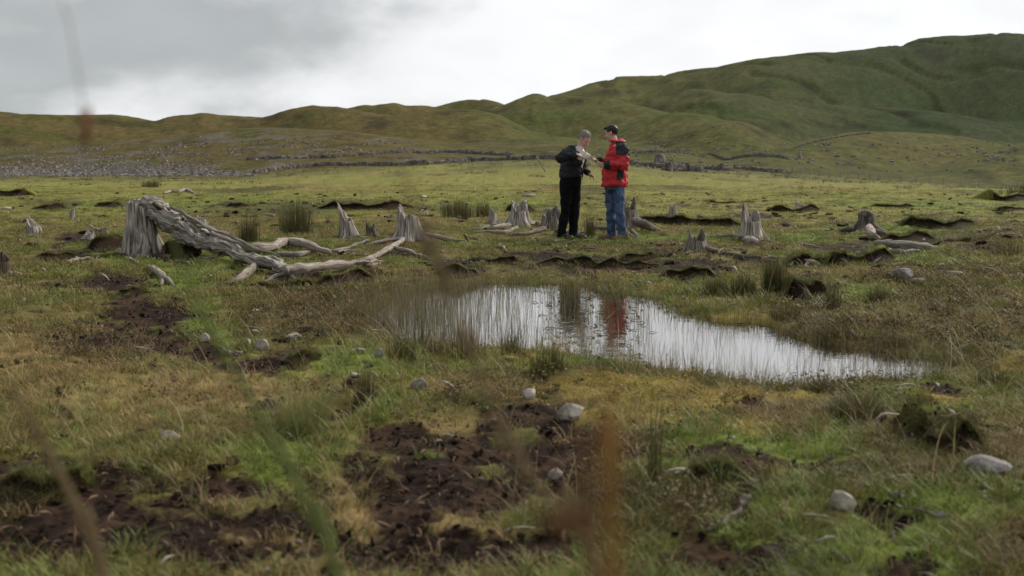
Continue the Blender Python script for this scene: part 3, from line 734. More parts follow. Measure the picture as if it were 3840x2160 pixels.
stump(1752, 632, 52, 58, [(160, .95, 50), (20, 1.0, 40)], 'forked stump with a root running along the shore', [([(1775,622,8),(1800,632,7),(1840,640,5),(1895,646,4),(1930,650,0)], (11,9,7,6,3)), ([(1735,630,6),(1728,640,2)], (8,5))], 'stained_wood', seed=10, base=.3)
stump(2178, 580, 44, 50, [(90, 1.0, 100), (200, .85, 60)], 'dark stump with one chalky pale root', [([(2150,575,16),(2130,578,10),(2105,580,2)], (12,10,6))], 'dark_wood', seed=11, flare=.9)
o = [q for q in C.objects if q.name.startswith('tree_stump')][-1]
limb(o, 'root', [(2186,572,22),(2194,590,12),(2208,600,0)], (13, 13, 9), 'pale_wood', 111, n=14)['label'] = 'chalky pale root'
limb(o, 'root', [(2200,580,10),(2240,592,6),(2262,598,0)], (9, 7, 4), 'brown_wood', 112, n=14)
stump(85, 588, 32, 44, [(160, 1.0, 60)], 'pale pointed stump standing alone near a small faint post', seed=12, base=.3, lean=(-.1, 0), flare=.35)
stump(183, 552, 12, 28, [(90, 1.0, 90)], 'small faint grey stub in the open grass', seed=13, base=.6)
stump(226, 598, 22, 24, [(150, 1.0, 40), (30, .8, 40)], 'two pronged low stub behind the dark hollow', seed=14, base=.2)
stump(265, 592, 16, 22, [(90, 1.0, 60)], 'single low stub behind the dark hollow', seed=15)
stump(511, 582, 24, 40, [(160, 1.0, 80)], 'leaning post like stump behind the big fallen root', seed=16, base=.55, lean=(-.15, 0), flare=.2)
stump(10, 694, 36, 62, [(120, 1.0, 60)], 'brown stump with pale root at the meadow corner by the lone twig', [([(18,688,10),(40,688,6),(66,694,0)], (12,10,5))], 'brown_wood', seed=17, rmat='grey_wood')
stump(2012, 524, 26, 18, [(150, 1.0, 60)], 'low stub on the broken bank beyond the tall split stump', seed=18)
# the biggest stump: an upright leg, an arch and a long fallen trunk ending in pale roots
g = hit(360, 640)
big = thing('tree_stump', 'biggest stump, an arch with a long grey root fallen across the turf', 'stump', (g.x, g.y, g.z), GS)
def limb_at(root, name, pts, rpx, material, seed, y0, **k):
    """limb through picture points at given depths (u, v, metres behind the base line)"""
    o_ = Vector(root.location); Q = [Vector(at(q[0], q[1], y0 + (q[2] if len(q) > 2 else 0))) - o_ for q in pts]
    s = y0 / FP
    v_, f_, uv_ = sweep([tuple(q) for q in Q], [r * s for r in rpx], seed=seed, **k)
    return put(name, v_, f_, material, root, uv=uv_)
yb = g.y
sb = yb / FP
Vt, Ft, Ut = trunk(43 * sb, 138 * sb, [(120, 1.0, 90), (250, .96, 70), (20, .86, 60)], 31, seg=48, rows=24, flare=.30, base=.72, lean=(-.06, .05), hollow=.75)
put('trunk', [(x_ - .01, y_, z_) for x_, y_, z_ in Vt], Ft, 'grey_wood', big, uv=Ut)
limb_at(big, 'root', [(372,560,.0),(381,590,-.12),(384,615,-.2),(387,640,-.26)], (15,12,8,4), 'grey_wood', 202, yb, n=20, ridge=.3)
limb_at(big, 'root', [(352,580,-.15),(358,615,-.25),(345,640,-.3),(322,650,-.35)], (13,12,9,4), 'grey_wood', 203, yb, n=20, ridge=.3)
limb_at(big, 'root', [(360,590,-.2),(368,620,-.3),(362,642,-.4),(345,654,-.42)], (9,9,6,3), 'pale_wood', 204, yb, n=18, ridge=.3)
limb_at(big, 'arch', [(348,520,.05),(372,518,.0),(400,532,.0),(432,556,.05)], (15,20,23,24), 'grey_wood', 205, yb, seg=22, n=26, ridge=.35, rough=.4, bulge=.3, wob=.03)
LOG = [(724,678,18),(690,666,20),(620,646,20),(560,622,28),(510,600,44),(460,573,66),(420,546,94),(384,526,116)]
limb(big, 'fallen_trunk', LOG, (16,21,20,28,39,47,43,33), 'grey_wood', 206, seg=40, n=80, ridge=.30, rough=.30, flat=.72, thin=.95, wob=.05, bulge=.22, jag=.10)
for k_, (a_, b_, du, dv, r_, mt) in enumerate(((1, 5, 8, -26, 7, 'pale_wood'), (2, 6, 14, -30, 8, 'grey_wood'), (3, 7, 6, -14, 9, 'dark_wood'), (0, 4, -6, 10, 8, 'dark_wood'), (3, 6, -14, 14, 9, 'grey_wood'))):
    limb(big, 'splinter', [(u_ + du, v_ + dv * (1.0 if i_ % 2 else .85), l_ - dv) for i_, (u_, v_, l_) in enumerate(LOG[a_:b_ + 1])], [r_ * q_ for q_ in (.4, .9, 1.1, 1.0, .8, .5)[:b_ - a_ + 1]], mt, 230 + k_, n=30, ridge=.4, rough=.3, wob=.03, bulge=.4, jag=.03)
limb(big, 'root', [(560,612,22),(620,626,14),(680,622,13),(722,609,14),(775,616,12),(830,638,3)], (18,16,14,14,13,6), 'pale_wood', 207, n=34, ridge=.35, wob=.03)
limb(big, 'root', [(700,640,6),(745,640,8),(778,634,5)], (8,10,5), 'grey_wood', 208, n=16)
limb(big, 'root', [(645,664,16),(622,686,10),(600,702,8),(572,714,1)], (11,12,9,4), 'pale_wood', 209, n=20, ridge=.3)
limb(big, 'root', [(722,688,14),(692,696,9),(660,712,1)], (9,8,3), 'grey_wood', 210, n=16)
limb(big, 'root', [(730,694,12),(750,712,6),(775,722,1)], (11,8,3), 'dark_wood', 212, n=16)
limb(big, 'root_plate', [(716,684,20),(760,678,22),(820,668,20),(880,664,12),(930,658,8),(962,654,4)], (24,23,19,13,9,5), 'pale_wood', 211, n=44, ridge=.35, flat=.7, wob=.03, thin=.85)
BLOCK += [(at(u, v, yb)[0], yb - dd, .22) for u, v, dd in ((350,640,0),)]
BLOCK += [(*hit(u, v)[:2], .2) for u, v in ((430,630),(470,642),(510,646),(560,652),(620,664),(690,686),(724,696),(770,698),(820,690),(870,680))]
def wood_thing(name, label, pieces, material, seed, cat='driftwood', group=None):
    g_ = hit(pieces[0][0][0][0], pieces[0][0][0][1]); o_ = thing(name, label, cat, tuple(g_), group)
    for i, (nm, pts, rp) in enumerate(pieces): limb(o_, nm, pts, rp, material, seed + i, n=22, wob=.015, ridge=.25)
    return o_
def W1(name, label, pieces, material, seed, **k):
    ps = pieces
    g_ = hit(ps[0][1][0][0], ps[0][1][0][1]); o_ = thing(name, label, k.get('cat', 'driftwood'), tuple(g_), k.get('group'))
    for i, (nm, pts, rp) in enumerate(ps): limb(o_, nm, pts, rp, material, seed + i, n=k.get('n', 22), wob=.015, ridge=.25)
    return o_
W1('bog_wood', 'twisted chalk pale root lying between the flat plank and the three spiked stump', [('stem', [(885,660,5),(925,652,8),(955,640,8),(985,622,12),(1012,604,12),(1018,590,4)], (7,9,9,12,10,5)), ('branch', [(985,622,8),(1030,632,8),(1062,645,6),(1090,655,1)], (8,6,5,3)), ('branch', [(945,640,6),(968,628,9),(985,618,8)], (5,7,5)), ('branch', [(955,662,4),(930,668,4),(895,664,2)], (5,6,3))], 'pale_wood', 300)
W1('bog_wood', 'pale forked root with two prongs on the grass before the biggest stump', [('stem', [(374,672,6),(390,680,9),(408,694,8),(425,706,6),(444,722,1)], (7,11,9,6,3)), ('prong', [(405,694,5),(408,706,4),(406,718,1)], (8,7,4)), ('prong', [(385,684,4),(375,690,2)], (6,4))], 'pale_wood', 310)
W1('bog_wood', 'pale flat splinter of wood on the turf by the peat hollow', [('stem', [(168,660,3),(195,652,5),(235,650,2)], (4,7,3)), ('prong', [(195,652,4),(190,646,3)], (5,3))], 'pale_wood', 320)
W1('bog_wood', 'short buried root showing below the biggest stump', [('stem', [(315,648,3),(335,656,5),(358,668,1)], (5,6,3))], 'grey_wood', 330)
W1('fallen_log', 'weathered grey log lying on the undercut peat bank', [('trunk', [(2200,612,6),(2240,615,10),(2290,618,9),(2330,620,7),(2358,622,3)], (9,14,14,10,4)), ('branch', [(2205,622,4),(2250,632,4),(2310,630,3)], (6,7,4))], 'grey_wood', 340, cat='log')
W1('bog_wood', 'pale forked root in the dark hollow behind the rushes', [('stem', [(1985,668,4),(2015,660,9),(2045,660,8),(2068,670,1)], (6,10,9,4)), ('prong', [(2030,662,6),(2025,672,2)], (7,4))], 'pale_wood', 350)
W1('bog_wood', 'thin pale stick on the turf before the dark stump', [('stem', [(2012,612,2),(2030,616,3),(2062,622,1)], (3,4,2))], 'pale_wood', 360)
W1('bog_wood', 'little pale crooked stick on the turf near the black shoes', [('stem', [(1250,620,3),(1266,620,7),(1273,634,1)], (3,4,2.5))], 'pale_wood', 365)
W1('bog_wood', 'pale knobbly branch on the foreground grass', [('stem', [(1775,1336,6),(1805,1318,16),(1830,1305,14),(1852,1288,18),(1866,1268,22)], (6,9,10,11,13)), ('knot', [(1860,1275,20),(1872,1258,26),(1884,1248,24)], (14,16,8))], 'pale_wood', 370)
W1('bog_wood', 'pale stick beside the white stones with a knobbly end', [('stem', [(548,866,4),(566,878,7),(585,888,6),(612,884,3)], (3,5,5,3)), ('prong', [(585,888,5),(600,896,2)], (4,2))], 'pale_wood', 375)
W1('bog_wood', 'bare root half buried in the shredded foreground peat', [('stem', [(1520,1312,4),(1560,1302,8),(1600,1306,2)], (6,11,5))], 'pale_wood', 380)
W1('bog_wood', 'pale sliver of wood on the far meadow below the stone band', [('stem', [(412,486,2),(430,482,3),(452,483,3)], (3,5,3)), ('branch', [(450,482,3),(468,477,4),(486,485,1)], (4,6,4))], 'grey_wood', 385)
W1('bog_wood', 'loose grey roots flat on the turf between the two spire stumps and the pale root', [('stem', [(820,632,3),(860,628,4),(905,612,3),(930,604,0)], (5,7,6,3)), ('branch', [(850,636,3),(870,630,4),(900,632,0)], (4,5,3))], 'grey_wood', 390)
W1('twig', 'lone pale upright twig on the left turf', [('stem', [(52,738,0),(54,724,14),(56,712,26)], (3,2.5,1.5))], 'pale_wood', 395, cat='twig', n=8)

# ------------------------------------------------------------------ loose stones
def stone(u, v, wpx, hpx, label, material='pale_stone', seed=0, deep=0.8, sink=0.26, rz=None, name='stone', cat='stone', group='loose stones on the turf', cuts=9):
    g = hit(u, v); s = g.y / FP
    V_, F_ = rock((wpx * s / 2 * 1.08, wpx * s / 2 * deep, hpx * s * 0.52), seed, 2, cuts + 3, .06)
    a = random.Random(seed).uniform(-.5, .5) if rz is None else rz
    o = put(name, V_, F_, material, smooth=False); o.rotation_euler = (0, 0, a)
    o.location = (g.x, g.y + wpx * s * .2, g.z + hpx * s * (0.50 - sink))
    BLOCK.append((g.x, g.y, wpx * s * .45)); tag(o, label, cat, group)
    return o
stone(516, 858, 26, 28, 'upright squarish white stone at the end of the bare soil', 'white_stone', 1)
stone(647, 838, 32, 14, 'flat white stone just behind the rounded pale boulder', 'white_stone', 2)
stone(660, 880, 42, 38, 'rounded pale stone, tallest of the white stones', 'pale_stone', 3)
stone(735, 853, 46, 24, 'low grey white stone beside the brown heather', 'pale_stone', 4)
stone(643, 784, 24, 10, 'small flat white stone in the heather left of the pool', 'white_stone', 5)
stone(899, 884, 38, 11, 'flat white sliver of stone on the pool grass', 'white_stone', 6)
stone(954, 898, 28, 30, 'dark grey upright stone by the pool grass', 'grey_stone', 7)
stone(893, 947, 36, 14, 'flat pale stone at the foot of the dry tuft', 'pale_stone', 8)
stone(1053, 976, 48, 36, 'rounded blue grey stone in the grass before the pool', 'grey_stone', 9)
stone(1333, 1002, 44, 34, 'small pale stone with a bright top near the moss', 'white_stone', 10)
stone(1436, 1056, 84, 56, 'large pale rounded stone at the edge of the yellow moss', 'pale_stone', 11)
stone(424, 1110, 62, 34, 'flat pinkish stone in the straw coloured grass', 'pale_stone', 12)
stone(2122, 1284, 92, 74, 'big blocky cream stone in the bright grass', 'pale_stone', 13, cuts=12, sink=.35)
stone(2494, 1192, 118, 62, 'dark grey slab leaning in the grass', 'grey_stone', 14, cuts=6, deep=.9)
stone(1402, 1204, 46, 34, 'small mossy stone beside the shredded peat', 'pale_stone', 15)
stone(2274, 706, 62, 46, 'pointed grey boulder in the rushy grass beyond the pool', 'grey_stone', 16, cuts=14, name='boulder', cat='boulder')
stone(2312, 708, 40, 12, 'low stone touching the pointed boulder', 'grey_stone', 17)
stone(2395, 690, 60, 14, 'flat grey stone sunk in the grass by the pointed boulder', 'grey_stone', 18)
stone(1888, 612, 14, 8, 'tiny white stone at the foot of the tall split stump', 'white_stone', 19)
stone(1890, 606, 16, 8, 'tiny white chip on the bulging foot of the tall split stump', 'white_stone', 20) if False else None
stone(1890, 520, 12, 8, 'tiny pale stone on the peat beyond the tall split stump', 'white_stone', 21)
stone(1895, 545, 26, 14, 'small grey stone on the turf beyond the tall split stump', 'grey_stone', 22)
stone(970, 745, 30, 10, 'white stone chip near the left end of the pool', 'white_stone', 23) if False else None
stone(765, 722, 26, 8, 'white chip lying below the flat pale root plank', 'white_stone', 24)
stone(2370, 1298, 50, 14, 'pale splinter of stone in the bright foreground grass', 'grey_stone', 25)
stone(1255, 605, 14, 7, 'small pale stone on the turf behind the crooked stick', 'pale_stone', 26)
stone(1395, 607, 24, 8, 'pale flat stone right by the black shoes', 'pale_stone', 27)
stone(1065, 498, 18, 8, 'pale stone far out on the meadow above the dark bank', 'white_stone', 28)
stone(1330, 494, 40, 10, 'flat grey stone on the meadow behind the jagged stump', 'grey_stone', 29)
stone(1540, 960, 1, 1, 'x') if False else None
stone(12, 527, 30, 12, 'pale stone on the meadow beside the black peat edge', 'pale_stone', 30)
stone(590, 700, 1, 1, 'x') if False else None

# ------------------------------------------------------------------ far field: drystone walls, rubble, boulder, fence
def cube_rock(seed):
    r = random.Random(seed); V_ = [Vector((sx * r.uniform(.35, .55), sy * r.uniform(.35, .55), sz * r.uniform(.32, .55))) for sx in (-1, 1) for sy in (-1, 1) for sz in (-1, 1)]
    F_ = [(0, 1, 3, 2), (4, 6, 7, 5), (0, 4, 5, 1), (2, 3, 7, 6), (0, 2, 6, 4), (1, 5, 7, 3)]
    return np.array(V_), F_
CR = [cube_rock(i) for i in range(12)]
def stones_mesh(items):
    V_ = []; F_ = []
    for (x_, y_, z_, s_) in items:
        v, f = CR[rnd.randrange(12)]; a = rnd.uniform(0, 6.28); c, s = math.cos(a), math.sin(a)
        sc = np.array([s_ * rnd.uniform(.7, 1.5), s_ * rnd.uniform(.7, 1.2), s_ * rnd.uniform(.5, .9)]); q = v * sc
        q = np.stack([q[:, 0] * c - q[:, 1] * s + x_, q[:, 0] * s + q[:, 1] * c + y_, q[:, 2] + z_], 1)
        o_ = len(V_); V_ += q.tolist(); F_ += [tuple(i + o_ for i in k) for k in f]
    return V_, F_
def wall(line, h, label, thick=.7, gap=0.0, st_=.46):
    P = [hit(u, v) for u, v in line]; pts = catmull(P, 400); dl = np.r_[0, np.cumsum(np.linalg.norm(np.diff(pts[:, :2], axis=0), axis=1))]
    n = int(dl[-1] / (st_ * .62)); items = []
    sa = np.arange(n) / n * dl[-1]; XX = np.interp(sa, dl, pts[:, 0]); YY = np.interp(sa, dl, pts[:, 1]); ZZ = H(XX, YY)
    for i in range(n):
        s = i / n * dl[-1]; x_, y_, z_ = XX[i], YY[i], ZZ[i]
        hh = h * (0.75 + 0.5 * float(vn(s / 6, 0.3, 5)) + .12 * rnd.random())
        if gap and float(vn(s / 9, 4.2, 9)) > gap: hh *= .35
        k = 0
        while k * st_ * .5 < hh:
            items.append((x_ + rnd.uniform(-.15, .15), y_ - thick * .4 * (1 - k * st_ * .5 / h * .5) + rnd.uniform(-.1, .1), z_ + k * st_ * .5 + st_ * .2, st_ * rnd.uniform(.75, 1.25)))
            if k % 2 == 0: items.append((x_ + rnd.uniform(-.15, .15), y_ + thick * .4, z_ + k * st_ * .5 + st_ * .2, st_))
            k += 1
    V_, F_ = stones_mesh(items); o = put('stone_wall', V_, F_, 'wall_stone', smooth=False); tag(o, label, 'wall', 'drystone walls around the far fields'); return o
wall([(1050,386),(1130,384),(1210,388),(1290,392)], .72, 'short straight drystone wall highest up the slope left of the men')
wall([(640,438),(760,422),(900,416),(1050,414),(1200,406),(1330,402),(1420,402)], .62, 'long drystone wall rising from the rubble band to the man in black')
wall([(1575,412),(1640,420),(1710,430),(1780,434)], .72, 'tumbled drystone wall running from the red jacket to the ruin', gap=.15)
wall([(1595,386),(1690,384),(1780,388),(1880,394),(1990,402)], .72, 'drystone wall across the field above the ruined walls', st_=.4)
wall([(1850,424),(1920,432),(1985,438)], .6, 'low drystone wall reaching the first fence post', gap=.2)
wall([(1680,430),(1720,426),(1760,424),(1800,428),(1840,430)], 1.1, 'broken walls of a small ruin beside the great boulder', thick=2.2, gap=.05)
wall([(2000,372),(2060,356),(2140,340),(2190,336)], .3, 'thin drystone wall climbing the rounded knoll', st_=.36)
wall([(620,402),(800,398),(920,390),(1050,384)], .6, 'collapsed drystone wall descending from the short straight wall', gap=.1)
g = hit(1658, 414); s = g.y / FP
V_, F_ = rock((19 * s, 15 * s, 18 * s), 77, 3, 8); o = put('boulder', V_, F_, 'wall_stone', smooth=False); o.location = (g.x, g.y, g.z + 9 * s); tag(o, 'great dark boulder standing by the ruined walls', 'boulder')
# rubble that nobody could count: the stony band at the foot of the west slope and scree above it
items = []
for _ in range(7000):
    u = rnd.uniform(-120, 640); vv_ = rnd.uniform(0, 1); top_ = 404 if u < 450 else 404 + (u - 450) * .20
    v = 444 - (444 - top_) * min(vv_, abs(rnd.gauss(0, .55)))
    items.append((u, v, rnd.choice((.12, .18, .25, .3, .5)) * rnd.uniform(.7, 1.3)))
for _ in range(2200):
    u = rnd.uniform(-100, 1050); v = rnd.gauss(395 - u * .02, 18)
    if float(fbm(np.array([u / 90.]), np.array([v / 14.]), 3, 151)[0]) > 0.04 and 345 < v < 440: items.append((u, v, rnd.uniform(.18, .6)))
for _ in range(900):
    u = rnd.uniform(1420, 2560); v = rnd.gauss(392, 26)
    if float(fbm(np.array([u / 60.]), np.array([v / 10.]), 3, 157)[0]) > 0.08 and v < 440: items.append((u, v, rnd.uniform(.3, .8)))
# fast ray hits for the rubble: march all rays at once
U_ = np.array([i[0] for i in items]); V2 = np.array([i[1] for i in items])
D = np.stack([(U_ - 1288) / FP, cp + (724.5 - V2) / FP * sp, (724.5 - V2) / FP * cp - sp], 1)
yq = np.full(len(items), np.nan)
for yv in np.geomspace(150, 700, 110):
    xs = D[:, 0] / D[:, 1] * yv; zs = HC + D[:, 2] / D[:, 1] * yv; hh = H(xs, np.full(len(xs), yv), False)
    yq = np.where(np.isnan(yq) & (zs <= hh), yv, yq)
ok = ~np.isnan(yq); yq = yq + nr.uniform(-1, 1, len(yq)); xs = D[:, 0] / D[:, 1] * yq
zs = np.zeros(len(yq)); zs[ok] = H(xs[ok], yq[ok], False)
V_, F_ = stones_mesh([(xs[i], yq[i], zs[i] + .05, items[i][2] * min(yq[i] / 210, 1.4)) for i in range(len(items)) if ok[i]])
o = put('rubble', V_, F_, 'rubble_stone', smooth=False); tag(o, 'countless grey stones strewn at the foot of the left slope', kind='stuff')
# fence
px = [(1992,437),(2012,438),(2032,439),(2052,440),(2075,442),(2098,444),(2115,445),(2138,447),(2160,449),(2180,450),(2202,452),(2225,454),(2256,457),(2283,460),(2311,462),(2346,464),(2381,467),(2433,469),(2466,471),(2498,473),(2553,475),(2600,477),(2660,479)]
P = [Vector((at(u, v, 196)[0], 196.0 - (u - 1990) * .035, 0)) for u, v in px]
for q in P: q.z = Hs(q.x, q.y)
fo = thing('fence', 'post and wire fence crossing the rough field below the hill', 'fence', tuple(P[0]))
def boxm(sx, sy, sz):
    v = [(x_ * sx, y_ * sy, z_ * sz) for x_ in (-.5, .5) for y_ in (-.5, .5) for z_ in (0, 1)]
    v[1] = (v[1][0] * .8, v[1][1] * .8, v[1][2] * 1.03)
    return v, [(0, 1, 3, 2), (4, 6, 7, 5), (0, 4, 5, 1), (2, 3, 7, 6), (0, 2, 6, 4), (1, 5, 7, 3)]
V_, F_ = boxm(.22, .2, 1.35); pm = put('post', V_, F_, 'post_wood', fo, smooth=False); pm.location = P[0] - P[0]
for q in P[1:]:
    c = pm.copy(); C.objects.link(c); c.parent = fo; c.location = q - P[0]; c.rotation_euler = (rnd.gauss(0, .04), rnd.gauss(0, .05), rnd.uniform(0, 1)); c.scale = (1, 1, rnd.uniform(.85, 1.1))
for hz in (.45, .8, 1.15):
    v, f, uv = sweep([tuple(q - P[0] + Vector((0, -.12, hz))) for q in P], [.012] * len(P), seg=4, n=60, ridge=0, rough=0, bulge=0); put('wire', v, f, 'wire', fo, uv=uv)
W1('leaning_pole', 'bare leaning pole by the long wall left of the man in black', [('stem', [(1372,432,0),(1362,416,16),(1350,394,38)], (2.4,2.2,1.8))], 'pale_wood', 400, cat='pole', n=8)

# ------------------------------------------------------------------ rush clumps
def rush(u, v, wpx, hpx, n, label, mats=('rush', 'dry_rush'), dry=.3, seed=0, lean=.25, name='rush_clump', wide=.005):
    g = hit(u, v); s = g.y / FP; r = random.Random(seed)
    o = thing(name, label, 'rushes', tuple(g), 'rush clumps on the bog')
    for nm, mt, cnt in (('green_stems', mats[0], int(n * (1 - dry))), ('dry_stems', mats[1], int(n * dry))):
        V_ = []; F_ = []
        for _ in range(cnt):
            a = r.uniform(0, 6.283); d = wpx * s * .36 * math.sqrt(r.random()); hh = hpx * s * 1.12 * r.uniform(.62, 1.08) * (1 - .30 * r.random()) * (1 - .25 * d / (wpx * s * .36))
            x_, y_ = d * math.cos(a), d * math.sin(a)
            blade_strip(V_, F_, (x_, y_, -.012 - .02 * d), a + r.gauss(0, .5), hh, r.uniform(.0, lean), max(wide, 1.0 * s) * r.uniform(.7, 1.3), seg=4, droop=.08 * r.random())
        put(nm, V_, F_, mt, o)
    return o
rush(745, 588, 120, 112, 520, 'tall broad green rush clump on the meadow behind the fallen root', seed=1)
rush(628, 604, 74, 84, 300, 'smaller green rush clump closest to the fallen root', seed=2)
rush(1150, 545, 120, 62, 420, 'wide olive rush clump on the meadow before the peat bank', seed=3, dry=.55)
rush(1215, 546, 60, 56, 200, 'narrow brownish rush clump joining the wide olive one', seed=4, dry=.6)
rush(1485, 598, 40, 84, 150, 'thin rush tuft growing between the two men', seed=5, dry=.5)
rush(1945, 735, 84, 130, 420, 'tall dense dark rush clump beside the layered peat face', seed=6, dry=.35)
rush(1870, 744, 90, 80, 380, 'lower tangled rush clump at the back of the pool', seed=7, dry=.55)
rush(1800, 738, 90, 60, 320, 'low spreading rush clump along the back shore', seed=8, dry=.5)
rush(2095, 780, 70, 110, 110, 'dry pale rush stems beyond the layered peat face', seed=9, dry=.85)
rush(2210, 760, 90, 60, 200, 'sparse dry rushes in the wet grass behind the pool', seed=10, dry=.7)
rush(1060, 872, 130, 120, 90, 'pale reeds standing at the left end of the pool', seed=11, dry=.6, wide=.004)
rush(1180, 900, 130, 150, 120, 'tall straw coloured sedge on the near shore of the pool', seed=12, dry=.75, wide=.004)
rush(1290, 890, 100, 110, 120, 'olive sedge tuft leaning over the pool', seed=13, dry=.45, wide=.004)
rush(1380, 935, 130, 90, 260, 'fresh green sedge on the near shore', seed=14, dry=.2, wide=.004)
rush(1010, 905, 110, 80, 240, 'green sedge between the dark grey stone and the pool', seed=15, dry=.25, wide=.004)
rush(920, 1010, 80, 120, 160, 'dry tuft of pale rushes behind the flat pale stone', seed=16, dry=.8, wide=.004)
rush(2160, 1050, 190, 80, 560, 'dark rounded sedge hummock on the near shore', seed=17, dry=.4, lean=.7, wide=.004)
rush(2060, 985, 120, 50, 260, 'short dark sedge leaning into the water', seed=18, dry=.5, lean=.8, wide=.004)
rush(2310, 1020, 150, 44, 320, 'olive sedge hummock at the right end of the pool', seed=19, dry=.45, lean=.6, wide=.004)
rush(2100, 845, 150, 46, 380, 'brown sedge bank on the far side of the narrow water', seed=20, dry=.75, lean=.6, wide=.004)
rush(2250, 868, 170, 48, 400, 'rusty sedge bank beyond the end of the water', seed=21, dry=.8, lean=.6, wide=.004)
rush(1980, 800, 130, 50, 380, 'mossy sedge tuft above the notch in the pool', seed=22, dry=.4, lean=.6, wide=.004)
rush(760, 1080, 200, 170, 360, 'loose bright green grass tussock in the foreground', seed=23, dry=.3, lean=.7, wide=.004, mats=('green_blade', 'straw'))
rush(1650, 1220, 60, 330, 34, 'few tall thin rushes rising from the foreground grass', seed=24, dry=.4, lean=.15, wide=.004)
rush(2500, 960, 150, 50, 280, 'dull green sedge at the right tip of the pool', seed=25, dry=.5, lean=.6, wide=.004)
rush(965, 838, 90, 60, 120, 'pale sedge fringe on the western tip of the pool', seed=30, dry=.6, wide=.004, lean=.5)
rush(1100, 890, 110, 70, 150, 'short mixed sedge between the green and the straw coloured tufts', seed=31, dry=.5, wide=.004, lean=.5)
rush(1500, 930, 120, 44, 160, 'short fresh sedge where the yellow moss meets the water', seed=32, dry=.3, wide=.004, lean=.6)
rush(2530, 640, 120, 60, 260, 'dark brown rushes on the grass beyond the fallen log', seed=26, dry=.7, lean=.4)
rush(380, 470, 70, 26, 200, 'pale brown tussock far out on the meadow', seed=27, dry=.9, lean=.5)
rush(1200, 1010, 110, 60, 200, 'small green sedge beside the blue grey stone', seed=28, dry=.3, lean=.6, wide=.004, mats=('green_blade', 'straw'))
rush(2560, 490, 120, 34, 260, 'far dark rushes along the meadow edge below the fence', seed=29, dry=.3, lean=.4)

# ------------------------------------------------------------------ tall stalks just before the camera
def stalk(pts, y0, rpx, material, label, name='grass_stalk', part='blade', flat=.35, head=None, foot=None):
    Q = [Vector(at(u, v, y0 + (q[0] if q else 0))) for u, v, *q in pts]
    b = Q[0]; gz = Hs(b.x + .05, max(b.y, .3)) if foot is None else 0
    base = Vector((b.x + (b.x - Q[1].x) / max(Q[1].z - b.z, .02) * b.z * .6, b.y + .05, 0)); base.z = Hs(base.x, base.y) - .01
    o = thing(name, label, 'grass stalk', tuple(base), 'tall dry grass stalks')
    s = y0 / FP
    v, f, uv = sweep([tuple(q - base) for q in [base] + Q], [rpx[0] * s * 1.1] + [r * s for r in rpx], seg=8, n=44, ridge=.05, rough=.08, bulge=.08, flat=flat, seed=int(abs(pts[0][0])))
    put(part, v, f, material, o, uv=uv)
    if head:
        for (hu, hv, ln, wd, an, mt) in head:
            c = Vector(at(hu, hv, y0)) - base; n_ = 26; r = random.Random(int(hu)); V_ = []; F_ = []
            for i in range(n_):           # spikelets packed along a drooping head
                t_ = r.uniform(-1, 1); ax = Vector((math.cos(an), 0, math.sin(an))); p_ = c + ax * t_ * ln * s / 2 + Vector((r.gauss(0, 1), r.gauss(0, 1), r.gauss(0, 1))) * wd * s * .22
                rv, rf = rock((wd * s * .16, wd * s * .16, wd * s * .42), i, 1, 3, .2); o_ = len(V_)
                V_ += [tuple(Vector(q) + p_) for q in rv]; F_ += [tuple(k + o_ for k in q) for q in rf]
            put('seed_head', V_, F_, mt, o)
    return o
stalk([(262,1460),(215,1330),(150,1190),(90,1080),(20,960)], 1.05, (16,15,13,9,5), 'straw', 'thick dry brown stalk rising left over the dark peat edge')
stalk([(855,1470),(800,1330),(730,1180),(640,1020),(540,850),(470,700),(425,580)], .95, (15,14,12,10,8,6,3), 'green_blade', 'long green blade arching left across the foreground')
stalk([(1500,1460),(1430,1320),(1330,1180),(1210,950),(1100,690),(1000,390)], .80, (8,8,7,7,6,4), 'straw', 'thin dry stalk arching over the pool with ragged heads', head=[(1290,1130,160,40,2.1,'straw'),(1095,640,180,46,1.95,'straw'),(1190,880,120,30,2.0,'straw')])
stalk([(1545,1470),(1540,1330),(1528,1200),(1520,1080),(1535,960)], .52, (15,16,15,11,4), 'orange_blade', 'broad orange dead blade standing in the foreground')
stalk([(1510,1480),(1490,1400),(1470,1340)], .50, (9,8,7), 'rust_leaf', 'short stalk with a rusty withered head beside the orange blade', head=[(1440,1305,100,64,.4,'rust_leaf')])
stalk([(-520,1460),(-420,700),(-280,100),(-140,-250),(40,-260),(150,-20),(190,150),(214,300)], .85, (2,2,1.5,1,.35,.3,.3,.5), 'straw', 'arching stalk with a hanging brown seed head against the hill', head=[(216,312,70,34,1.5,'rust_leaf')])

# ------------------------------------------------------------------ people
def cone(bm, p0, p1, r0, r1, seg=14):
    p0 = Vector(p0); p1 = Vector(p1); d = (p1 - p0); ln = d.length; q = d.to_track_quat('Z', 'Y')
    rings = []
    for k in range(4):
        a = math.pi / 2 * (1 - k / 3); rings.append((-math.sin(a) * r0, max(math.cos(a) * r0, r0 * .02)))
    for k in range(4):
        a = math.pi / 2 * (k / 3); rings.append((ln + math.sin(a) * r1, max(math.cos(a) * r1, r1 * .02)))
    loft_rings(bm, [[p0 + q @ Vector((math.cos(6.28318 * j / seg) * r, math.sin(6.28318 * j / seg) * r, z_)) for j in range(seg)] for z_, r in rings])
def loft_rings(bm, rings):
    vs = [[bm.verts.new(p) for p in r] for r in rings]; m = len(vs[0])
    for a, b in zip(vs, vs[1:]):
        for j in range(m): bm.faces.new((a[j], a[(j + 1) % m], b[(j + 1) % m], b[j]))
    bm.faces.new(vs[0][::-1]); bm.faces.new(vs[-1])
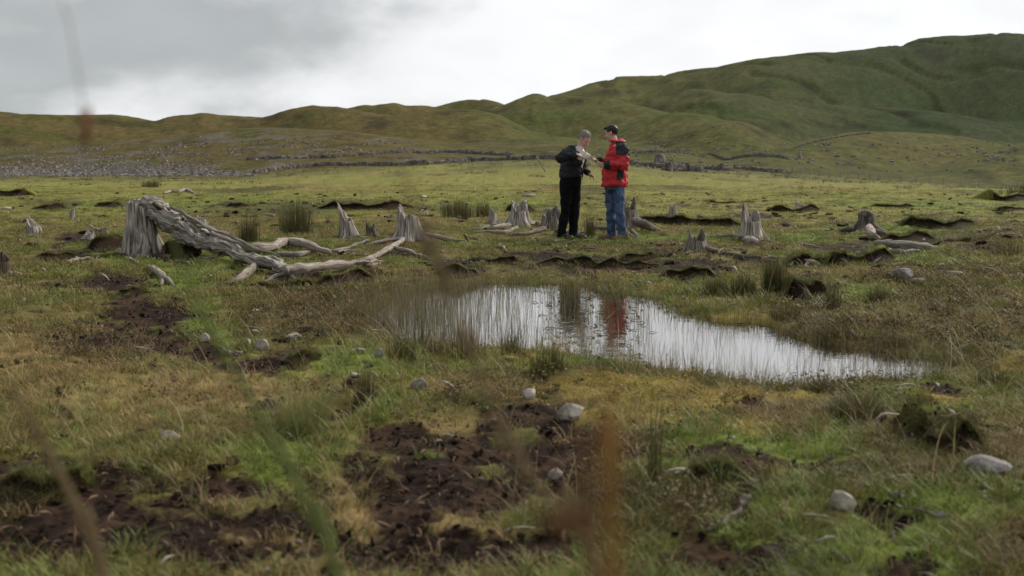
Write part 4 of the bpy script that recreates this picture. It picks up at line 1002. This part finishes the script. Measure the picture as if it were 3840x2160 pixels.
def loft(bm, secs, seg=24, rz=0.0):
    """stack of ellipses: (x, y, z, rx, ry)"""
    c, s = math.cos(rz), math.sin(rz)
    loft_rings(bm, [[Vector((x_ + math.cos(6.28318 * j / seg) * rx * c - math.sin(6.28318 * j / seg) * ry * s, y_ + math.cos(6.28318 * j / seg) * rx * s + math.sin(6.28318 * j / seg) * ry * c, z_)) for j in range(seg)] for x_, y_, z_, rx, ry in secs])
def ellip(bm, c, r, rot=None):
    m = Matrix.Translation(Vector(c)) @ (rot.to_4x4() if rot else Matrix()) @ Matrix.Diagonal((*r, 1))
    bmesh.ops.create_uvsphere(bm, u_segments=18, v_segments=12, radius=1.0, matrix=m)
def skin(bm, voxel, smooth=4, dec=1.0):
    bmesh.ops.recalc_face_normals(bm, faces=bm.faces)
    me = bpy.data.meshes.new('tmp'); bm.to_mesh(me); bm.free(); o = bpy.data.objects.new('tmp', me); C.objects.link(o)
    m = o.modifiers.new('r', 'REMESH'); m.mode = 'VOXEL'; m.voxel_size = voxel
    s = o.modifiers.new('s', 'SMOOTH'); s.iterations = smooth; s.factor = .5
    if dec < 1: d = o.modifiers.new('d', 'DECIMATE'); d.ratio = dec
    dg = bpy.context.evaluated_depsgraph_get(); r = bpy.data.meshes.new_from_object(o.evaluated_get(dg))
    bpy.data.objects.remove(o); bpy.data.meshes.remove(me)
    V_ = [tuple(v.co) for v in r.vertices]; F_ = [tuple(p_.vertices) for p_ in r.polygons]; bpy.data.meshes.remove(r)
    return V_, F_
def wrinkle(V_, F_, amp, sc, seed):
    """push cloth in and out along its own normals"""
    me = bpy.data.meshes.new('t'); me.from_pydata(V_, [], F_); me.update()
    out = [tuple(Vector(v.co) + Vector(v.normal) * amp * (nz(Vector((v.co.x * 1.0, v.co.y, v.co.z * 1.7)), sc, seed) + .5 * nz(v.co, sc * 2.3, seed + 1))) for v in me.vertices]
    bpy.data.meshes.remove(me); return out
def piece(name, V_, F_, crit, material, parent):
    """the faces whose centre meets crit, as a part of their own"""
    fs = []; used = {}
    vs = []
    for f in F_:
        c = sum((Vector(V_[i]) for i in f), Vector()) / len(f)
        if crit(c):
            q = []
            for i in f:
                if i not in used: used[i] = len(vs); vs.append(V_[i])
                q.append(used[i])
            fs.append(tuple(q))
    return put(name, vs, fs, material, parent) if fs else None
def hand(bm, wrist, d, palm_n, curl=.5, size=1.0):
    """palm, four unequal bent fingers and a thumb leaving the side of the palm"""
    d = Vector(d).normalized(); n_ = Vector(palm_n); n_ = (n_ - d * n_.dot(d)).normalized(); s = d.cross(n_)
    w = Vector(wrist)
    for k in (-.026, -.009, .009, .026): cone(bm, w + s * k * .7 * size, w + d * .085 * size + s * k * size, .016 * size, .013 * size, 8)
    for k, ln in ((-.031, .062), (-.0105, .074), (.0105, .078), (.031, .068)):
        a = w + d * .085 * size + s * k * size; dd = (d * math.cos(curl) + n_ * math.sin(curl)).normalized(); b = a + dd * ln * .5 * size
        de = (d * math.cos(curl * 2.1) + n_ * math.sin(curl * 2.1)).normalized(); e = b + de * ln * .5 * size
        cone(bm, a, b, .0095 * size, .0088 * size, 8); cone(bm, b, e, .0088 * size, .0070 * size, 8)
    a = w + d * .025 * size + s * .030 * size; b = a + (d * .6 + s * .6 + n_ * .5).normalized() * .042 * size; e = b + (d * .9 + n_ * .5).normalized() * .032 * size
    cone(bm, a, b, .013 * size, .0105 * size, 8); cone(bm, b, e, .0105 * size, .008 * size, 8)
def head(bm, c, fwd, pitch, h=.235):
    """skull, jaw, brow, nose, lips, ears; returns its frame"""
    f0 = Vector((*fwd, 0)).normalized(); f = (f0 * math.cos(pitch) - Vector((0, 0, 1)) * math.sin(pitch)).normalized(); s = f0.cross(Vector((0, 0, 1))).normalized(); u_ = s.cross(f)
    R3 = Matrix((s, f, u_)).transposed(); c = Vector(c)
    P_ = lambda a, b, cc: c + s * a * h + f * b * h + u_ * cc * h
    ellip(bm, P_(0, -.06, .12), (.32 * h, .40 * h, .37 * h), R3); ellip(bm, P_(0, .06, -.12), (.27 * h, .32 * h, .36 * h), R3)
    ellip(bm, P_(0, .20, -.36), (.15 * h, .15 * h, .12 * h), R3); ellip(bm, P_(0, .28, .08), (.23 * h, .09 * h, .05 * h), R3)
    cone(bm, P_(0, .345, .03), P_(0, .44, -.12), .026 * h * 1.3, .055 * h * 1.1, 8)
    for q in (-1, 1): ellip(bm, P_(q * .33, -.05, -.02), (.035 * h, .08 * h, .125 * h), R3); ellip(bm, P_(q * .16, .25, -.12), (.09 * h, .09 * h, .08 * h), R3)
    ellip(bm, P_(0, .335, -.225), (.10 * h, .05 * h, .028 * h), R3)
    return P_, R3, h
mat('skin', (0.56, 0.34, 0.27), .55, var=.12, scale=18, spec=.4)
mat('lip', (0.36, 0.15, 0.13), .5, var=.1)
mat('eye', (0.05, 0.035, 0.03), .2, var=.1)
mat('grey_hair', (0.21, 0.195, 0.175), .7, var=.35, scale=60, bump=.6, bscale=120, bdist=.006)
mat('dark_hair', (0.018, 0.012, 0.009), .5, var=.35, scale=60, bump=.6, bscale=120, bdist=.006)
mat('black_cloth', (0.0105, 0.0115, 0.017), .75, var=.3, scale=6, bump=.4, bscale=16, bdist=.02, spec=.35)
mat('black_trouser', (0.0060, 0.0060, 0.0070), .9, var=.3, scale=6, bump=.4, bscale=14, bdist=.02, spec=.12)
mat('white_shirt', (0.62, 0.57, 0.58), .8, var=.08, scale=12, bump=.3, bscale=22, bdist=.02)
mat('red_cloth', (0.46, 0.024, 0.030), .6, var=.14, scale=6, bump=.4, bscale=14, bdist=.03, spec=.3)
mat('charcoal_cloth', (0.022, 0.022, 0.025), .75, var=.2, scale=8, bump=.4, bscale=20, bdist=.02)
mat('denim', (0.078, 0.118, 0.215), .85, var=.35, scale=9, bump=.5, bscale=24, bdist=.015, dark=(0.036, 0.060, 0.125))
mat('black_leather', (0.012, 0.011, 0.011), .45, var=.2, scale=20)
mat('tan_leather', (0.17, 0.105, 0.070), .75, var=.3, scale=20)
mat('plastic', (0.74, 0.76, 0.74), .25, var=.15, scale=20, bump=.8, bscale=30, bdist=.02, transl=.4)
def face_bits(P_, R3, h, o, parent):
    for q in (-1, 1):
        bm = bmesh.new(); ellip(bm, P_(q * .135, .315, .02), (.045 * h, .03 * h, .026 * h), R3)
        me = bpy.data.meshes.new('eye'); bm.to_mesh(me); bm.free(); me.materials.append(MATS['eye']); e = bpy.data.objects.new('eye', me); C.objects.link(e); e.parent = parent
    bm = bmesh.new(); ellip(bm, P_(0, .362, -.225), (.085 * h, .03 * h, .020 * h), R3)
    me = bpy.data.meshes.new('lips'); bm.to_mesh(me); bm.free(); me.materials.append(MATS['lip']); e = bpy.data.objects.new('lips', me); C.objects.link(e); e.parent = parent
def shoe(parent, heel, d, material, ln=.29):
    bm = bmesh.new(); d = Vector((*d, 0)).normalized(); h_ = Vector(heel)
    cone(bm, h_ + Vector((0, 0, .045)), h_ + d * ln * .35 + Vector((0, 0, .055)), .045, .05); cone(bm, h_ + d * ln * .35 + Vector((0, 0, .045)), h_ + d * ln * .8 + Vector((0, 0, .034)), .05, .042)
    cone(bm, h_ + d * .03 + Vector((0, 0, .05)), h_ + d * .03 + Vector((0, 0, .13)), .052, .05)
    V_, F_ = skin(bm, .008, 3, .5); V_ = [(x_, y_, max(z_, .0)) for x_, y_, z_ in V_]
    return put('shoe', V_, F_, material, parent)

# --- the man in black
g = hit(1436, 601)
p1 = thing('person', 'grey haired person in black jacket and white shirt bending over something pale', 'person', tuple(g))
bm = bmesh.new()
P_, R3, hh = head(bm, (.210, -.06, 1.635), (.72, -.70), .70, .255)
cone(bm, (.135, -.02, 1.47), (.185, -.045, 1.60), .068, .062)
loft(bm, [(0, 0, .92, .15, .11), (0, 0, 1.02, .16, .115), (.02, 0, 1.15, .15, .11), (.06, 0, 1.32, .18, .12), (.085, 0, 1.44, .17, .11), (.12, -.01, 1.50, .08, .08)], rz=-.95)
for a, b, c_, d_ in (((-.085, -.06, .95), (-.095, -.07, .50), (-.165, -.08, .08), 0), ((.06, .05, .95), (.055, .04, .50), (.030, .03, .08), 0)):
    cone(bm, a, b, .085, .058); cone(bm, b, c_, .056, .04)
RS, RE, RW = Vector((-.005, -.17, 1.455)), Vector((-.175, -.30, 1.335)), Vector((.075, -.38, 1.385))
LS, LE, LW = Vector((.165, .13, 1.43)), Vector((.20, .14, 1.20)), Vector((.285, .00, 1.075))
for a, b, c_ in ((RS, RE, RW), (LS, LE, LW)): cone(bm, a, b, .05, .042); cone(bm, b, c_, .040, .028)
hand(bm, RW, (.85, .15, -.35), (.2, .3, -1), .75); hand(bm, LW, (.75, -.35, -.45), (-.2, -.5, -.8), .45)
V_, F_ = skin(bm, .0065, 2, .45); body = put('body', V_, F_, 'skin', p1); face_bits(P_, R3, hh, p1, body)
bm = bmesh.new(); ellip(bm, P_(0, -.10, .15), (.365 * hh, .42 * hh, .415 * hh), R3); V_, F_ = skin(bm, .010, 1)
V_ = [tuple(Vector(v) + (Vector(v) - P_(0, -.1, .1)).normalized() * .008 * nz(v, 40, 3)) for v in V_]
inv = R3.inverted(); c0 = P_(0, 0, 0)
def hairline(c, front=.22, low=-.16):
    q = inv @ (c - c0) / hh; return (q.z > .31) or (q.z > .12 and q.y < front) or (q.y < -.12 and q.z > low)
piece('hair', V_, F_, lambda c: hairline(c, .12), 'grey_hair', p1)
# shirt, then an open jacket over it
bm = bmesh.new(); loft(bm, [(0, 0, 1.03, .195, .168), (.0, 0, 1.15, .195, .162), (.04, 0, 1.30, .205, .158), (.07, 0, 1.42, .185, .135), (.10, 0, 1.485, .115, .105), (.14, -.015, 1.53, .082, .085)], rz=-.95)
V_, F_ = skin(bm, .012, 3); put('shirt', wrinkle(V_, F_, .008, 9, 3), F_, 'white_shirt', p1)
bm = bmesh.new(); loft(bm, [(-.005, 0, 1.015, .215, .185), (0, 0, 1.06, .225, .19), (.0, .0, 1.15, .215, .18), (.04, 0, 1.30, .225, .175), (.07, 0, 1.42, .205, .150), (.10, 0, 1.485, .13, .115), (.13, -.01, 1.545, .095, .095)], rz=-.95)
cone(bm, RS, RE, .085, .082); cone(bm, RE, RW - (RW - RE).normalized() * .035, .082, .055)
cone(bm, LS, LE, .085, .074); cone(bm, LE, LW - (LW - LE).normalized() * .02, .072, .052)
V_, F_ = skin(bm, .011, 4); V_ = wrinkle(V_, F_, .028, 8, 5)
fw = Vector((.80, -.60, 0)); sw = Vector((-.60, -.80, 0))
def open_front(c):
    q = c - Vector((.05, 0, 0)); a = q.dot(fw); b = q.dot(sw)
    near_arm = min(abs(c.z - 1.36), 9) < .10 and c.y < -.24
    return a > .05 and abs(b + .0) < (.045 + max(0, c.z - 1.1) * .16) and c.z > 1.0 and not near_arm and (c - LW).length > .12
piece('jacket', V_, F_, lambda c: not open_front(c), 'black_cloth', p1)
bm = bmesh.new(); loft(bm, [(0, 0, .86, .175, .15), (0, 0, .98, .19, .16), (0, 0, 1.09, .19, .155)], rz=-.95)
for a, b, c_ in (((-.085, -.06, .93), (-.095, -.07, .50), (-.160, -.08, .075)), ((.062, .05, .93), (.062, .04, .50), (.032, .03, .06))):
    cone(bm, a, b, .115, .085); cone(bm, b, c_, .085, .073)
V_, F_ = skin(bm, .012, 3); put('trousers', wrinkle(V_, F_, .016, 6, 6), F_, 'black_trouser', p1)
shoe(p1, (-.185, -.07, .0), (.75, -.66), 'black_leather'); shoe(p1, (.0, .03, .0), (.96, -.25), 'black_leather')

# --- the man in red
g = hit(1545, 604)
p2 = thing('person', 'dark haired person in red jacket with black shoulders, blue jeans and brown shoes', 'person', tuple(g))
bm = bmesh.new()
P_, R3, hh = head(bm, (-.060, .02, 1.685), (-.93, .36), .22, .245)
cone(bm, (.0, .0, 1.48), (-.035, .01, 1.62), .068, .060)
loft(bm, [(0, 0, .92, .15, .11), (0, 0, 1.02, .16, .115), (.02, 0, 1.18, .16, .115), (.05, 0, 1.36, .19, .125), (.06, 0, 1.46, .17, .11), (.02, 0, 1.53, .08, .08)], rz=1.2)
for a, b, c_ in (((-.06, .08, .95), (-.05, .08, .50), (-.03, .09, .08)), ((.05, -.07, .95), (.07, -.09, .50), (.13, -.10, .08))):
    cone(bm, a, b, .085, .058); cone(bm, b, c_, .056, .04)
LS, LE, LW = Vector((.10, -.17, 1.44)), Vector((.105, -.27, 1.19)), Vector((-.185, -.27, 1.185))
RS, RE, RW = Vector((.0, .18, 1.44)), Vector((-.06, .22, 1.20)), Vector((-.265, .06, 1.265))
for a, b, c_ in ((RS, RE, RW), (LS, LE, LW)): cone(bm, a, b, .05, .042); cone(bm, b, c_, .040, .028)
hand(bm, LW, (-.95, .12, .22), (-.1, .9, .3), .5); hand(bm, RW, (-.9, -.35, .15), (-.1, -.3, 1), .4)
V_, F_ = skin(bm, .0065, 2, .45); body = put('body', V_, F_, 'skin', p2); face_bits(P_, R3, hh, p2, body)
bm = bmesh.new(); ellip(bm, P_(0, -.08, .17), (.35 * hh, .43 * hh, .40 * hh), R3); ellip(bm, P_(0, .24, .40), (.2 * hh, .20 * hh, .10 * hh), R3); V_, F_ = skin(bm, .010, 1)
V_ = [tuple(Vector(v) + (Vector(v) - P_(0, -.1, .1)).normalized() * .008 * nz(v, 40, 4)) for v in V_]
inv = R3.inverted(); c0 = P_(0, 0, 0)
piece('hair', V_, F_, lambda c: hairline(c, .20, -.24), 'dark_hair', p2)
bm = bmesh.new(); loft(bm, [(-.01, 0, .85, .235, .205), (-.005, 0, .90, .24, .21), (-.005, 0, 1.05, .232, .20), (.02, 0, 1.22, .225, .185), (.05, 0, 1.38, .225, .175), (.06, 0, 1.46, .195, .15), (.04, 0, 1.52, .12, .115), (.015, 0, 1.575, .10, .10)], rz=1.2)
cone(bm, LS, LE, .098, .088); cone(bm, LE, LW + Vector((.03, 0, 0)), .088, .064); cone(bm, RS, RE, .095, .08); cone(bm, RE, RW + (RE - RW).normalized() * .03, .08, .058)
ellip(bm, (.105, .02, 1.545), (.085, .11, .05))
V_, F_ = skin(bm, .011, 4); V_ = wrinkle(V_, F_, .028, 8, 8)
def yoke(c):
    up_ = (c - LS); al = up_.dot((LE - LS).normalized())
    return (c.z > 1.335 + .10 * (.10 - c.x) and c.y < .02 and c.x > -.005 and c.z < 1.60 and (c.y < -.05 or c.x > .05) and c.z < 1.56) or (c.z > 1.42 and c.z < 1.50 and c.y > .1 and c.x > .0)
def cuff(c): return ((c - LW).length < .11 and c.x < -.095) or ((c - RW).length < .085 and c.x < -.19)
def flank(c): return .885 + .07 < c.z < 1.20 and abs(c.x - (.085 - (1.2 - c.z) * .12)) < .055 and c.y < -.10 and not ((c - LE).length < .098)
dark = lambda c: yoke(c) or cuff(c) or flank(c)
piece('jacket', V_, F_, lambda c: not dark(c), 'red_cloth', p2)
for nm, fn in (('shoulder_yoke', yoke), ('cuff', cuff), ('side_pocket', lambda c: flank(c) and not cuff(c) and not yoke(c))): piece(nm, V_, F_, fn, 'charcoal_cloth', p2)
bm = bmesh.new(); loft(bm, [(0, 0, .80, .17, .15), (0, 0, .90, .185, .165), (0, 0, 1.0, .18, .155)], rz=1.2)
for a, b, c_ in (((-.06, .08, .92), (-.055, .08, .50), (-.03, .09, .07)), ((.05, -.07, .92), (.065, -.09, .50), (.125, -.10, .06))):
    cone(bm, a, b, .106, .078); cone(bm, b, c_, .080, .074)
V_, F_ = skin(bm, .012, 3); put('jeans', wrinkle(V_, F_, .016, 6, 9), F_, 'denim', p2)
shoe(p2, (.025, .09, 0), (-.98, .05), 'tan_leather'); shoe(p2, (.19, -.09, 0), (-.80, -.45), 'tan_leather')
# what they hold
q = Vector(at(1473, 393, p1.location.y - .30))
bm = bmesh.new(); ellip(bm, (0, 0, 0), (.085, .05, .058)); ellip(bm, (-.09, -.0, -.025), (.06, .03, .03)); cone(bm, (-.12, 0, .02), (-.05, 0, .01), .025, .03); V_, F_ = skin(bm, .008, 1); V_ = wrinkle(V_, F_, .03, 16, 12)
o = put('sample_bag', V_, F_, 'plastic', smooth=False); o.location = q; tag(o, 'small crumpled clear plastic bag held up between the two people', 'bag')

# ------------------------------------------------------------------ ground cover
def blocked(x, y):
    m = np.zeros(len(x), bool); od = np.argsort(y); ysrt = y[od]
    for bx_, by_, r in BLOCK:
        a, b_ = np.searchsorted(ysrt, (by_ - r, by_ + r)); k = od[a:b_]
        m[k] |= (x[k] - bx_) ** 2 + (y[k] - by_) ** 2 < r * r
    return m
x, y = sample(lambda q: 760 * (3 / np.maximum(q, 3)) ** 1.45, 1.9, 60)
col, pe, mo, st, br, lu = ground_colour(x, y)
rad = .05 + .07 * ss(8, 10, y)
pe = np.maximum.reduce([pe] + [cover(x + ox * rad, y + oy * rad)[0] * .85 for ox, oy in ((1, 0), (-1, 0), (0, 1.3), (0, -1.3))])
sd = np.where((y > 4) & (y < 14) & (np.abs(x) < 8), pool_sd(x, y), 9)
keep = (nr.random(len(x)) > pe * .98) & (sd > -0.03 + .05 * nr.random(len(x))) & ~blocked(x, y) & (nr.random(len(x)) > mo * .65) & (nr.random(len(x)) > ss(20, 30, y) * .55)
x, y, col, pe, mo, st, br, lu, sd = [q[keep] for q in (x, y, col, pe, mo, st, br, lu, sd)]
z = H(x, y)
n = len(x); rr = nr.random(n)
pl = 0.03 + 0.55 * ss(.16, .42, fbm(x / .55, y / .55, 3, 171)) + .25 * (1 - ss(.05, .7, sd)) + .15 * lu
longy = (rr < pl) & (y < 22)
idx = np.where(longy, 4 + nr.integers(0, 3, n), np.where(y > 9, 7 + nr.integers(0, 3, n), nr.integers(0, 4, n)))
idx = np.where((nr.random(n) < .05) & (y < 14) & (y > 3.6), 10 + nr.integers(0, 2, n), idx)
scale = nr.uniform(.7, 1.5, n) * np.where(longy, np.clip(.62 + y * .03, .6, .95), 1.0)
fresh = nr.random(n)
tint = col * nr.uniform(.75, 1.45, n)[:, None]
dry = (nr.random(n) < .20 + .35 * st + .2 * br)[:, None]
tint = np.where(dry, np.array([.29, .21, .095]) * nr.uniform(.6, 1.3, n)[:, None], tint * 1.35)
tint = np.where((nr.random(n) < .22 + .55 * lu)[:, None] & ~dry, np.array([.138, .184, .036]) * nr.uniform(.7, 1.35, n)[:, None], tint)
tint = np.where((idx >= 10)[:, None], np.array([.34, .26, .13]) * nr.uniform(.5, 1.2, n)[:, None], tint)
scatter('grass', np.stack([x, y, z], 1), KINDS, idx, scale, tint, 'short rough grass and sedge growing all over the bog', flatz=None)
b = np.array(BANKTUFT); nb = len(b)
bc = np.array([.105, .115, .030]) * nr.uniform(.6, 1.4, nb)[:, None]; dr = (nr.random(nb) < .35)[:, None]; bc = np.where(dr, np.array([.17, .125, .055]) * nr.uniform(.6, 1.2, nb)[:, None], bc)
scatter('bank_grass', b[:, :3], KINDS[:4] + KINDS[4:7], np.where(nr.random(nb) < .2, 4 + nr.integers(0, 3, nb), nr.integers(0, 4, nb)), nr.uniform(.4, .95, nb) * np.clip(b[:, 3] / 14, .6, 1.0), bc, 'fringe of grass along the tops of the peat banks', tilt=.3)
# reeds standing in the water
x = nr.uniform(pool[:, 0].min() - .3, pool[:, 0].max() + .3, 60000); y = nr.uniform(pool[:, 1].min() - .3, pool[:, 1].max() + .3, 60000)
sd = pool_sd(x, y); u, v = proj(x, y, ZW)
dens = .10 + .42 * (1 - ss(980, 1380, u)) + .10 * ss(1900, 2300, u) + .35 * (1 - ss(-.25, .0, -np.abs(sd)) ) * 0 + .5 * (1 - ss(.0, .35, np.abs(sd)))
dens += .22 * ss(1330, 1400, u) * (1 - ss(1600, 1680, u))
dens *= .35 + 1.1 * ss(-.25, .3, fbm(x / .5, y / .7, 3, 181))
k = (sd < .12) & (nr.random(len(x)) < dens * .36); x, y, sd, u = x[k], y[k], sd[k], u[k]; n = len(x)
rt = np.array([.125, .108, .052]) * nr.uniform(.5, 1.7, n)[:, None]; rt = np.where((nr.random(n) < .3)[:, None], np.array([.20, .17, .10]) * nr.uniform(.6, 1.2, n)[:, None], rt)
scatter('pool_reeds', np.stack([x, y, np.full(n, ZW - .02)], 1), REED, nr.integers(0, 5, n), nr.uniform(.5, 1.0, n) * np.where(u < 1350, 1.0, .72), rt, 'thin reeds standing all through the pool', tilt=.07)
x2 = nr.uniform(pool[:, 0].min(), pool[:, 0].max(), 9000); y2 = nr.uniform(pool[:, 1].min(), pool[:, 1].max(), 9000); s2 = pool_sd(x2, y2)
k = (s2 < -.02) & (nr.random(9000) < ss(1330, 1400, proj(x2, y2, ZW)[0]) * (1 - ss(1580, 1650, proj(x2, y2, ZW)[0])) * .25 + .0 * .16 * ss(.1, .4, fbm(x2 / .5, y2 / .6, 3, 191)) + .22 * (1 - ss(0, .2, -s2))); x2, y2 = x2[k], y2[k]; n2_ = len(x2)
scatter('pool_weed', np.stack([x2, y2, np.full(n2_, ZW - .004)], 1), CRUMB[3:], nr.integers(0, 6, n2_), nr.uniform(.4, 1.3, n2_), np.array([.05, .042, .022]) * nr.uniform(.5, 1.6, n2_)[:, None], 'flecks of dead weed floating on the pool', tilt=.05)
# heather and moss sprigs on brown ground
x, y = sample(lambda q: 420 * (3 / np.maximum(q, 3)) ** 1.3, 2.2, 18)
col, pe, mo, st, br, lu = ground_colour(x, y); sd = np.where((y > 4) & (y < 14) & (np.abs(x) < 8), pool_sd(x, y), 9)
k = (nr.random(len(x)) < np.maximum(br * .75, mo * .8) + .06) & (sd > .03) & (pe < .6) & ~blocked(x, y); x, y, mo, br, sd = x[k], y[k], mo[k], br[k], sd[k]; n = len(x)
ht = np.array([.085, .052, .026]) * nr.uniform(.5, 1.6, n)[:, None]; ht = np.where((nr.random(n) < .4)[:, None], np.array([.075, .080, .024]) * nr.uniform(.6, 1.3, n)[:, None], ht)
ht = np.where((nr.random(n) < mo)[:, None], np.array([.27, .20, .035]) * nr.uniform(.6, 1.3, n)[:, None], ht)
scatter('heather', np.stack([x, y, H(x, y)], 1), HEATH, nr.integers(0, 3, n), nr.uniform(.6, 1.4, n), ht, 'low brown heather and yellow bog moss on the wet ground', flatz=np.where(mo > .5, .45, 1.0))
# peat crumbs, chips and pebbles
x, y = sample(lambda q: 900 * (3 / np.maximum(q, 3)) ** 1.5, 2.0, 16)
pe = cover(x, y)[0]; sd = np.where((y > 4) & (y < 14) & (np.abs(x) < 8), pool_sd(x, y), 9)
k = (nr.random(len(x)) < pe * .75) & (sd > .05); x, y = x[k], y[k]; n = len(x)
idx = np.where(nr.random(n) < .5, nr.integers(0, 3, n), 3 + nr.integers(0, 6, n))
lt = np.where((idx >= 3)[:, None], np.array([.12, .078, .05]) * nr.uniform(.25, 2.0, n)[:, None], np.array([.024, .0145, .010]) * nr.uniform(.5, 2.2, n)[:, None])
scatter('peat_litter', np.stack([x, y, H(x, y) + .004], 1), CRUMB, idx, nr.uniform(.25, .95, n), lt, 'crumbs of peat and shredded wood chips on the bare patches', tilt=.5)

# scraps of wood, clods and little stones lying about between the stumps
x, y = sample(lambda q: 26 * (8 / np.maximum(q, 8)) ** 1.2, 3.0, 45)
sd = np.where((y > 4) & (y < 14) & (np.abs(x) < 8), pool_sd(x, y), 9)
k = (sd > .1) & (nr.random(len(x)) < .12 + .8 * ss(.08, .4, fbm(x / 1.6, y / 2.2, 3, 201))); x, y = x[k], y[k]; n = len(x); q = nr.random(n)
idx = np.where(q < .3, nr.integers(0, 3, n), np.where(q < .62, 9 + nr.integers(0, 3, n), 3 + nr.integers(0, 6, n)))
lt = np.where((idx < 3)[:, None], np.array([.028, .018, .013]) * nr.uniform(.6, 1.6, n)[:, None], np.array([.26, .225, .19]) * nr.uniform(.35, 1.3, n)[:, None])
sc_ = np.where(idx < 3, nr.uniform(1.0, 4.0, n), np.where(idx < 9, nr.uniform(1.0, 3.2, n), nr.uniform(.012, .04, n)))
scatter('turf_debris', np.stack([x, y, H(x, y) + .012], 1), CRUMB + PEB, idx, sc_ * np.clip(y / 11, .7, 1.4), lt, 'scraps of grey wood, dark clods and little stones strewn between the stumps', tilt=.2)

# dark tussocks and rushy humps dotted over the far meadow
x, y = sample(lambda q: .9 * (30 / np.maximum(q, 30)) ** .9, 26, 205, .56)
k = nr.random(len(x)) < .04 + .9 * ss(.06, .4, fbm(x / 6, y / 16, 4, 211) + .12 * ss(90, 190, y)); x, y = x[k], y[k]; n = len(x)
ft = np.array([.070, .068, .024]) * nr.uniform(.5, 1.5, n)[:, None]; ft = np.where((nr.random(n) < .35)[:, None], np.array([.15, .115, .05]) * nr.uniform(.6, 1.2, n)[:, None], ft)
scatter('far_tussocks', np.stack([x, y, H(x, y)], 1), KINDS[4:10], nr.integers(0, 6, n), nr.uniform(1.6, 4.2, n) * np.clip(y / 70, .7, 1.6), ft, 'dark tussocks and rushy humps dotted over the far meadow', tilt=.1)
